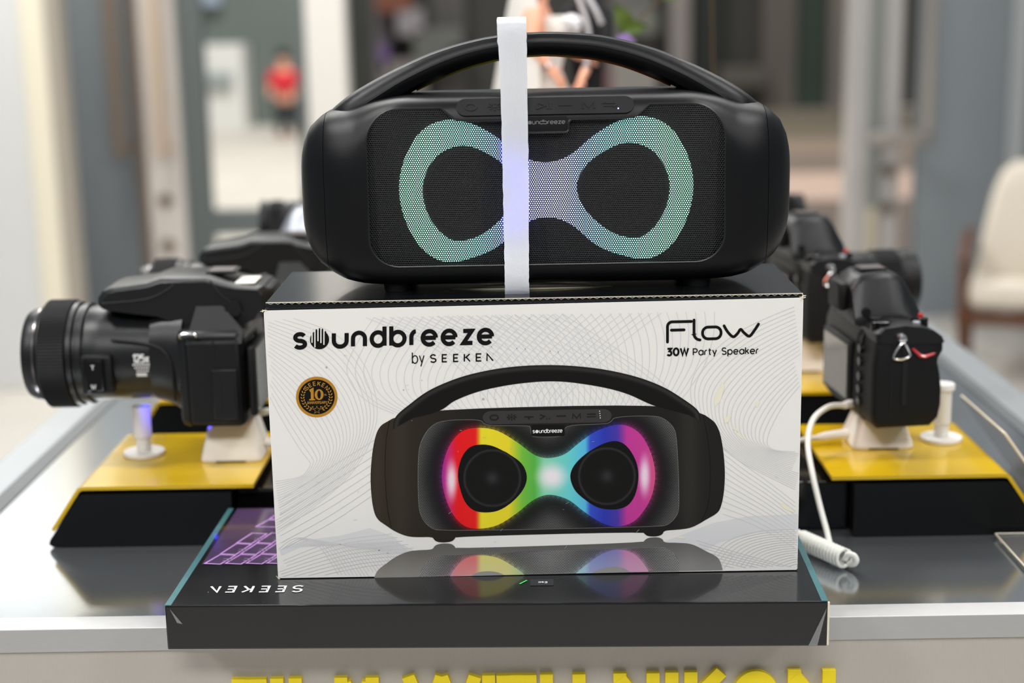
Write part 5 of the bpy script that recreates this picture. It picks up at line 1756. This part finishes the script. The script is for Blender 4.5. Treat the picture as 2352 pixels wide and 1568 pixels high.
BR = thing('bride_doll', 'bride doll in a white gown and veil behind the speaker handle', 'doll', (.01, 2.10, .1585))
nd = [(.026, 2.10, .335, .020), (.028, 2.10, .366, .0145), (.032, 2.10, .405, .021), (.027, 2.10, .446, .026, .020), (.026, 2.10, .472, .009), (.030, 2.10, .490, .0165), (.032, 2.10, .512, .0175),
      (.014, 2.072, .455, .0155), (.018, 2.058, .418, .0110), (.036, 2.054, .392, .0078),
      (.034, 2.128, .452, .013), (.058, 2.135, .420, .009), (.080, 2.130, .402, .0065),
      (.024, 2.092, .28, .015), (.024, 2.092, .22, .010), (.024, 2.092, .166, .007), (.028, 2.110, .28, .015), (.028, 2.110, .22, .010), (.028, 2.110, .166, .007)]
eg = [(0, 1), (1, 2), (2, 3), (3, 4), (4, 5), (5, 6), (3, 7), (7, 8), (8, 9), (3, 10), (10, 11), (11, 12), (0, 13), (13, 14), (14, 15), (0, 16), (16, 17), (17, 18)]
hand(nd, eg, 9, (.75, -.1, -.9), (.5, -.8, .3), .0115)
hand(nd, eg, 12, (.8, -.2, -.3), (0, 0, 1), .0085)
bb = skin('body', nd, eg, 'skin', BR)
fc = M()
for dy in (-.0055, .0055):
    fc.lathe([(.0003, .0465), (.0016, .0470), (.0020, .0480)], 10, 'x', (0, 2.10 + dy, .512))
fc.build('eyes', 'dark', bb, True)
M().tube([(.0475, 2.10, .514), (.0515, 2.10, .5055), (.0475, 2.10, .5035)], [.0012, .0022, .0012], 6).build('nose', 'skin', bb, True)
M().tube([(.0460, 2.0965, .4965), (.0476, 2.10, .4960), (.0460, 2.1035, .4965)], .0012, 6).build('mouth', mat('doll_lips', (196, 70, 84), .4), bb, True)
rg = []
for z, rx, ry, cx in ((.456, .0270, .020, .046), (.446, .0340, .024, .047), (.430, .0330, .024, .045), (.405, .0250, .021, .036), (.385, .0235, .020, .032), (.365, .031, .026, .032), (.345, .039, .032, .032), (.325, .045, .036, .030), (.28, .054, .042, .028), (.22, .060, .048, .026), (.165, .066, .052, .024)):
    n_ = 48
    rg.append([(cx + rx * (1 + (.05 * sin(k * 2 * pi * 9 / n_) * (1 if z < .35 else 0))) * cos(2 * pi * k / n_), 2.10 + ry * (1 + (.05 * sin(k * 2 * pi * 9 / n_) * (1 if z < .35 else 0))) * sin(2 * pi * k / n_), z) for k in range(n_)])
M().loft(rg).build('gown', 'cloth', BR, True, 60)
# hair, veil, bracelet, bouquet
rg = []
for t in [k / 7 for k in range(8)]:
    a = t * pi * .92
    rg.append([(.028 - .004 * t + .019 * sin(a) * cos(2 * pi * k / 20) * (1 if cos(2 * pi * k / 20) < 0.2 else .35), 2.10 + .019 * sin(a) * sin(2 * pi * k / 20), .518 + .017 * cos(a) - (.05 * t * t)) for k in range(20)])
M().loft(rg).build('hair', 'hairm', BR, True, 60)
rgo, rgi = [], []
for t in [k / 14 for k in range(15)]:
    z = .522 - .34 * t
    R_ = .020 + .062 * t ** .8
    ring_ = []
    for k in range(25):
        a = radians(75 + 200 * k / 24)
        rr = R_ * (1 + .05 * sin(k * 1.9) * t)
        ring_.append((.020 + rr * cos(a) * 1.05, 2.10 + rr * sin(a), z))
    inner = [(x + .0012, y, z_) for x, y, z_ in reversed(ring_)]
    rgo.append(ring_ + inner)
M().loft(rgo).build('veil', mat('sheer_veil', (226, 222, 216), .8, alpha=.88, var=.05, vscale=25), BR, True, 60)
M().tube([(.036 + .0075 * cos(a) * .8, 2.056 + .0075 * sin(a), .392 + .0075 * cos(a) * .5) for a in [2 * pi * k / 18 for k in range(18)]], .0026, 8, closed=True).build('bracelet', 'silver', BR, True)
fl_ = M()
for k in range(26):
    a, b = random.uniform(0, 6.28), random.uniform(-.3, 1.4)
    q = Vector((.070 + .012 * cos(a) * cos(b), 2.082 + .009 * sin(a) * cos(b), .442 + .012 * sin(b)))
    fl_.lathe([(.0006, -.005), (.0052, -.002), (.0055, .001), (.0006, .0045)], 8, 'z', q)
fl_.build('bouquet', mat('white_glitter', (230, 228, 232), .35, metal=.2, var=.15, vscale=300), BR, True, 40)

GM = thing('groom_doll', 'groom doll in a black suit with silver edging beside the bride doll', 'doll', (.10, 2.19, .1585))
nd = [(.095, 2.190, .345, .024), (.095, 2.190, .375, .024), (.095, 2.190, .415, .029), (.097, 2.190, .452, .032, .02), (.097, 2.190, .485, .010), (.095, 2.187, .507, .0175), (.094, 2.185, .53, .018),
      (.122, 2.183, .456, .0125), (.118, 2.160, .415, .011), (.092, 2.141, .385, .0085),
      (.068, 2.195, .456, .0125), (.055, 2.190, .415, .011), (.055, 2.173, .392, .009),
      (.084, 2.190, .27, .016), (.084, 2.190, .20, .013), (.084, 2.185, .167, .009), (.108, 2.190, .27, .016), (.108, 2.190, .20, .013), (.108, 2.185, .167, .009)]
gb2 = skin('body', nd, eg[:18], 'suit', GM)
hn, he = [(.092, 2.141, .385, .0070), (.084, 2.078, .376, .0060)], [(0, 1)]
hand(hn, he, 1, (-.45, -.3, -.8), (-.5, -.8, .2), .0092)
skin('hand', hn, he, 'skin', GM)
skin('head', [(.097, 2.190, .480, .0085), (.095, 2.187, .507, .0185), (.094, 2.185, .532, .019)], [(0, 1), (1, 2)], 'skin', GM)
M().lathe([(.0195, .528), (.0205, .540), (.016, .553), (.002, .556)], 24, 'z', (.096, 2.188, 0)).build('hair', 'dark', GM, True)
for P in (((.080, 2.124, .482), (.090, 2.123, .452), (.0945, 2.120, .425), (.092, 2.115, .398), (.083, 2.112, .366), (.074, 2.115, .335)), ((.092, 2.126, .482), (.104, 2.124, .462), (.112, 2.124, .444))):
    M().tube(catmull(P, 5), .0036, 7).build('silver_edging', 'glitter', GM, True, 60)

PT = thing('flower_branch', 'brown twig with green leaves arching above the speaker handle', 'plant', (.275, 2.16, 0))
M().lathe([(.022, .0006), (.030, .01), (.034, .05), (.022, .11), (.016, .15), (.019, .165)], 28, 'z', (.275, 2.16, 0)).build('vase', 'wallw', PT, True)
M().tube(catmull([(.275, 2.16, .02), (.272, 2.16, .25), (.268, 2.16, .42), (.262, 2.15, .52), (.245, 2.14, .560), (.222, 2.12, .525), (.196, 2.10, .480), (.170, 2.10, .458), (.146, 2.10, .438)], 8), .0013, 6).build('stem', 'twig', PT, True, 60)
for (x, z, l_, wd, a) in ((.143, .445, .046, .024, 2.1), (.148, .438, .040, .020, .1), (.204, .482, .040, .018, .2)):
    m = M()
    rows_ = []
    for k in range(9):
        t = k / 8
        hw = wd * sin(pi * t ** .8) * .5
        c0 = Vector((x + (t - .35) * l_ * cos(a), 2.098 - .004 * sin(pi * t), z + (t - .35) * l_ * sin(a)))
        nv = Vector((-sin(a), 0, cos(a)))
        rows_.append([c0 + nv * hw, c0 + Vector((0, .003, 0)), c0 - nv * hw, c0 + Vector((0, .0038, 0))])
    m.loft(rows_)
    m.build('leaf', 'leaf', PT, True, 60)
fw = M()
for k in range(5):
    a = 2 * pi * k / 5
    fw.disc(.142 + .007 * cos(a), .420 + .007 * sin(a), .0058, .0045, lambda u, v: (u, 2.097 - .002 * sin(k), v), 12)
fw.build('flower', 'petal', PT, True, 0)

# ================================================================== ARMCHAIR AT THE RIGHT
CHX, CHY = 2.20, 6.45
ch = thing('armchair', 'cream upholstered armchair with dark brown wooden frame by the grey wall', 'armchair', (CHX, CHY, FZ), radians(70))
cm = M().box(-.235, .30, -.27, .27, .315, .425, .035, 3).build('seat_cushion', 'cushion', ch)
bk = M()
rg = []
for z, xf_, xb_, hw in ((.36, .0, .14, .25), (.44, -.03, .13, .255), (.60, .005, .17, .235), (.78, .045, .20, .20), (.86, .07, .21, .17), (.90, .10, .20, .12)):
    rg.append([(xc, yc, z) for xc, yc in rrect(xf_, xb_, -hw, hw, .045, 4)])
bk.loft(rg).build('back_cushion', 'cushion', ch, smooth=60)
for s_ in (-1, 1):
    y = s_ * .29
    M().tube(catmull([(-.215, y, .50), (-.17, y, .535), (-.06, y, .575), (.06, y, .60)], 5), .024, 8).build('armrest', 'wood', ch, smooth=50)
    M().tube([(-.205, y, .505), (-.245, y, .28)], [.020, .017], 8).build('arm_support', 'wood', ch)
    M().tube([(-.05, y, .575), (-.075, y, .30)], [.018, .018], 8).build('arm_support', 'wood', ch)
    M().box(-.26, .32, y - .022, y + .022, .245, .305, .008).build('side_rail', 'wood', ch)
    M().tube([(-.185, y, .27), (-.155, y, .0)], [.022, .015], 8).build('leg', 'wood', ch)
    M().tube([(.26, y, .27), (.33, y, .0)], [.022, .015], 8).build('leg', 'wood', ch)
M().box(-.26, -.215, -.27, .27, .25, .305, .008).build('front_rail', 'wood', ch)
M().box(.27, .31, -.27, .27, .25, .305, .008).build('rear_rail', 'wood', ch)

# ================================================================== PASSER-BY OUTSIDE
PX, PY = -3.06, 20.0
pp = thing('person', 'small distant figure in a red top and dark trousers outside the left door', 'person', (PX, PY, FZ - .02))
z0 = FZ - .02
k_ = 1.10
N = lambda x, y, z, r_: (PX + x * k_, PY + y * k_, z0 + z * k_, r_ * k_)
nd = [N(0, 0, .50, .085), N(0, 0, .62, .085), N(0, 0, .76, .10), N(0, 0, .82, .045), N(0, 0, .90, .07), N(0, 0, .97, .065),
      N(-.13, 0, .76, .045), N(-.17, -.02, .62, .036), N(-.16, -.06, .50, .028), N(.13, 0, .76, .045), N(.17, -.02, .62, .036), N(.16, -.06, .50, .028),
      N(-.06, 0, .42, .065), N(-.07, -.03, .24, .048), N(-.07, 0, .04, .032), N(-.07, -.08, .025, .028), N(.06, 0, .42, .065), N(.08, .03, .24, .048), N(.08, .07, .04, .032), N(.08, 0, .025, .028)]
eg2 = [(0, 1), (1, 2), (2, 3), (3, 4), (4, 5), (2, 6), (6, 7), (7, 8), (2, 9), (9, 10), (10, 11), (0, 12), (12, 13), (13, 14), (14, 15), (0, 16), (16, 17), (17, 18), (18, 19)]
skin('body', nd, eg2, 'skin', pp)
big = lambda q, f: (*q[:3], q[3] * f)
skin('top', [big(nd[0], 1.35), big(nd[1], 1.4), big(nd[2], 1.3), big(nd[6], 1.5), big(nd[7], 1.6), big(nd[9], 1.5), big(nd[10], 1.6)], [(0, 1), (1, 2), (2, 3), (3, 4), (2, 5), (5, 6)], mat('red_top', (214, 42, 56), .8), pp)
skin('trousers', [big(nd[0], 1.2), big(nd[12], 1.35), big(nd[13], 1.4), big(nd[14], 1.5), big(nd[16], 1.35), big(nd[17], 1.4), big(nd[18], 1.5)], [(0, 1), (1, 2), (2, 3), (0, 4), (4, 5), (5, 6)], mat('dark_trousers', (44, 48, 54), .8), pp)
M().lathe([(.070, .95), (.076, 1.0), (.060, 1.04), (.01, 1.055)], 16, 'z').xf(Matrix.Translation((PX, PY + .01, z0)) @ Matrix.Scale(k_, 4)).build('hair', 'dark', pp, True)

# ================================================================== modelling units -> metres
done = set()
for ob in list(bpy.data.objects):
    if ob.type in ('MESH', 'EMPTY'):
        ob.location = ob.location * S
        if ob.type == 'MESH' and ob.data.name not in done:
            done.add(ob.data.name)
            ob.data.transform(Matrix.Scale(S, 4))
        if ob.type == 'EMPTY':
            ob.empty_display_size = .02
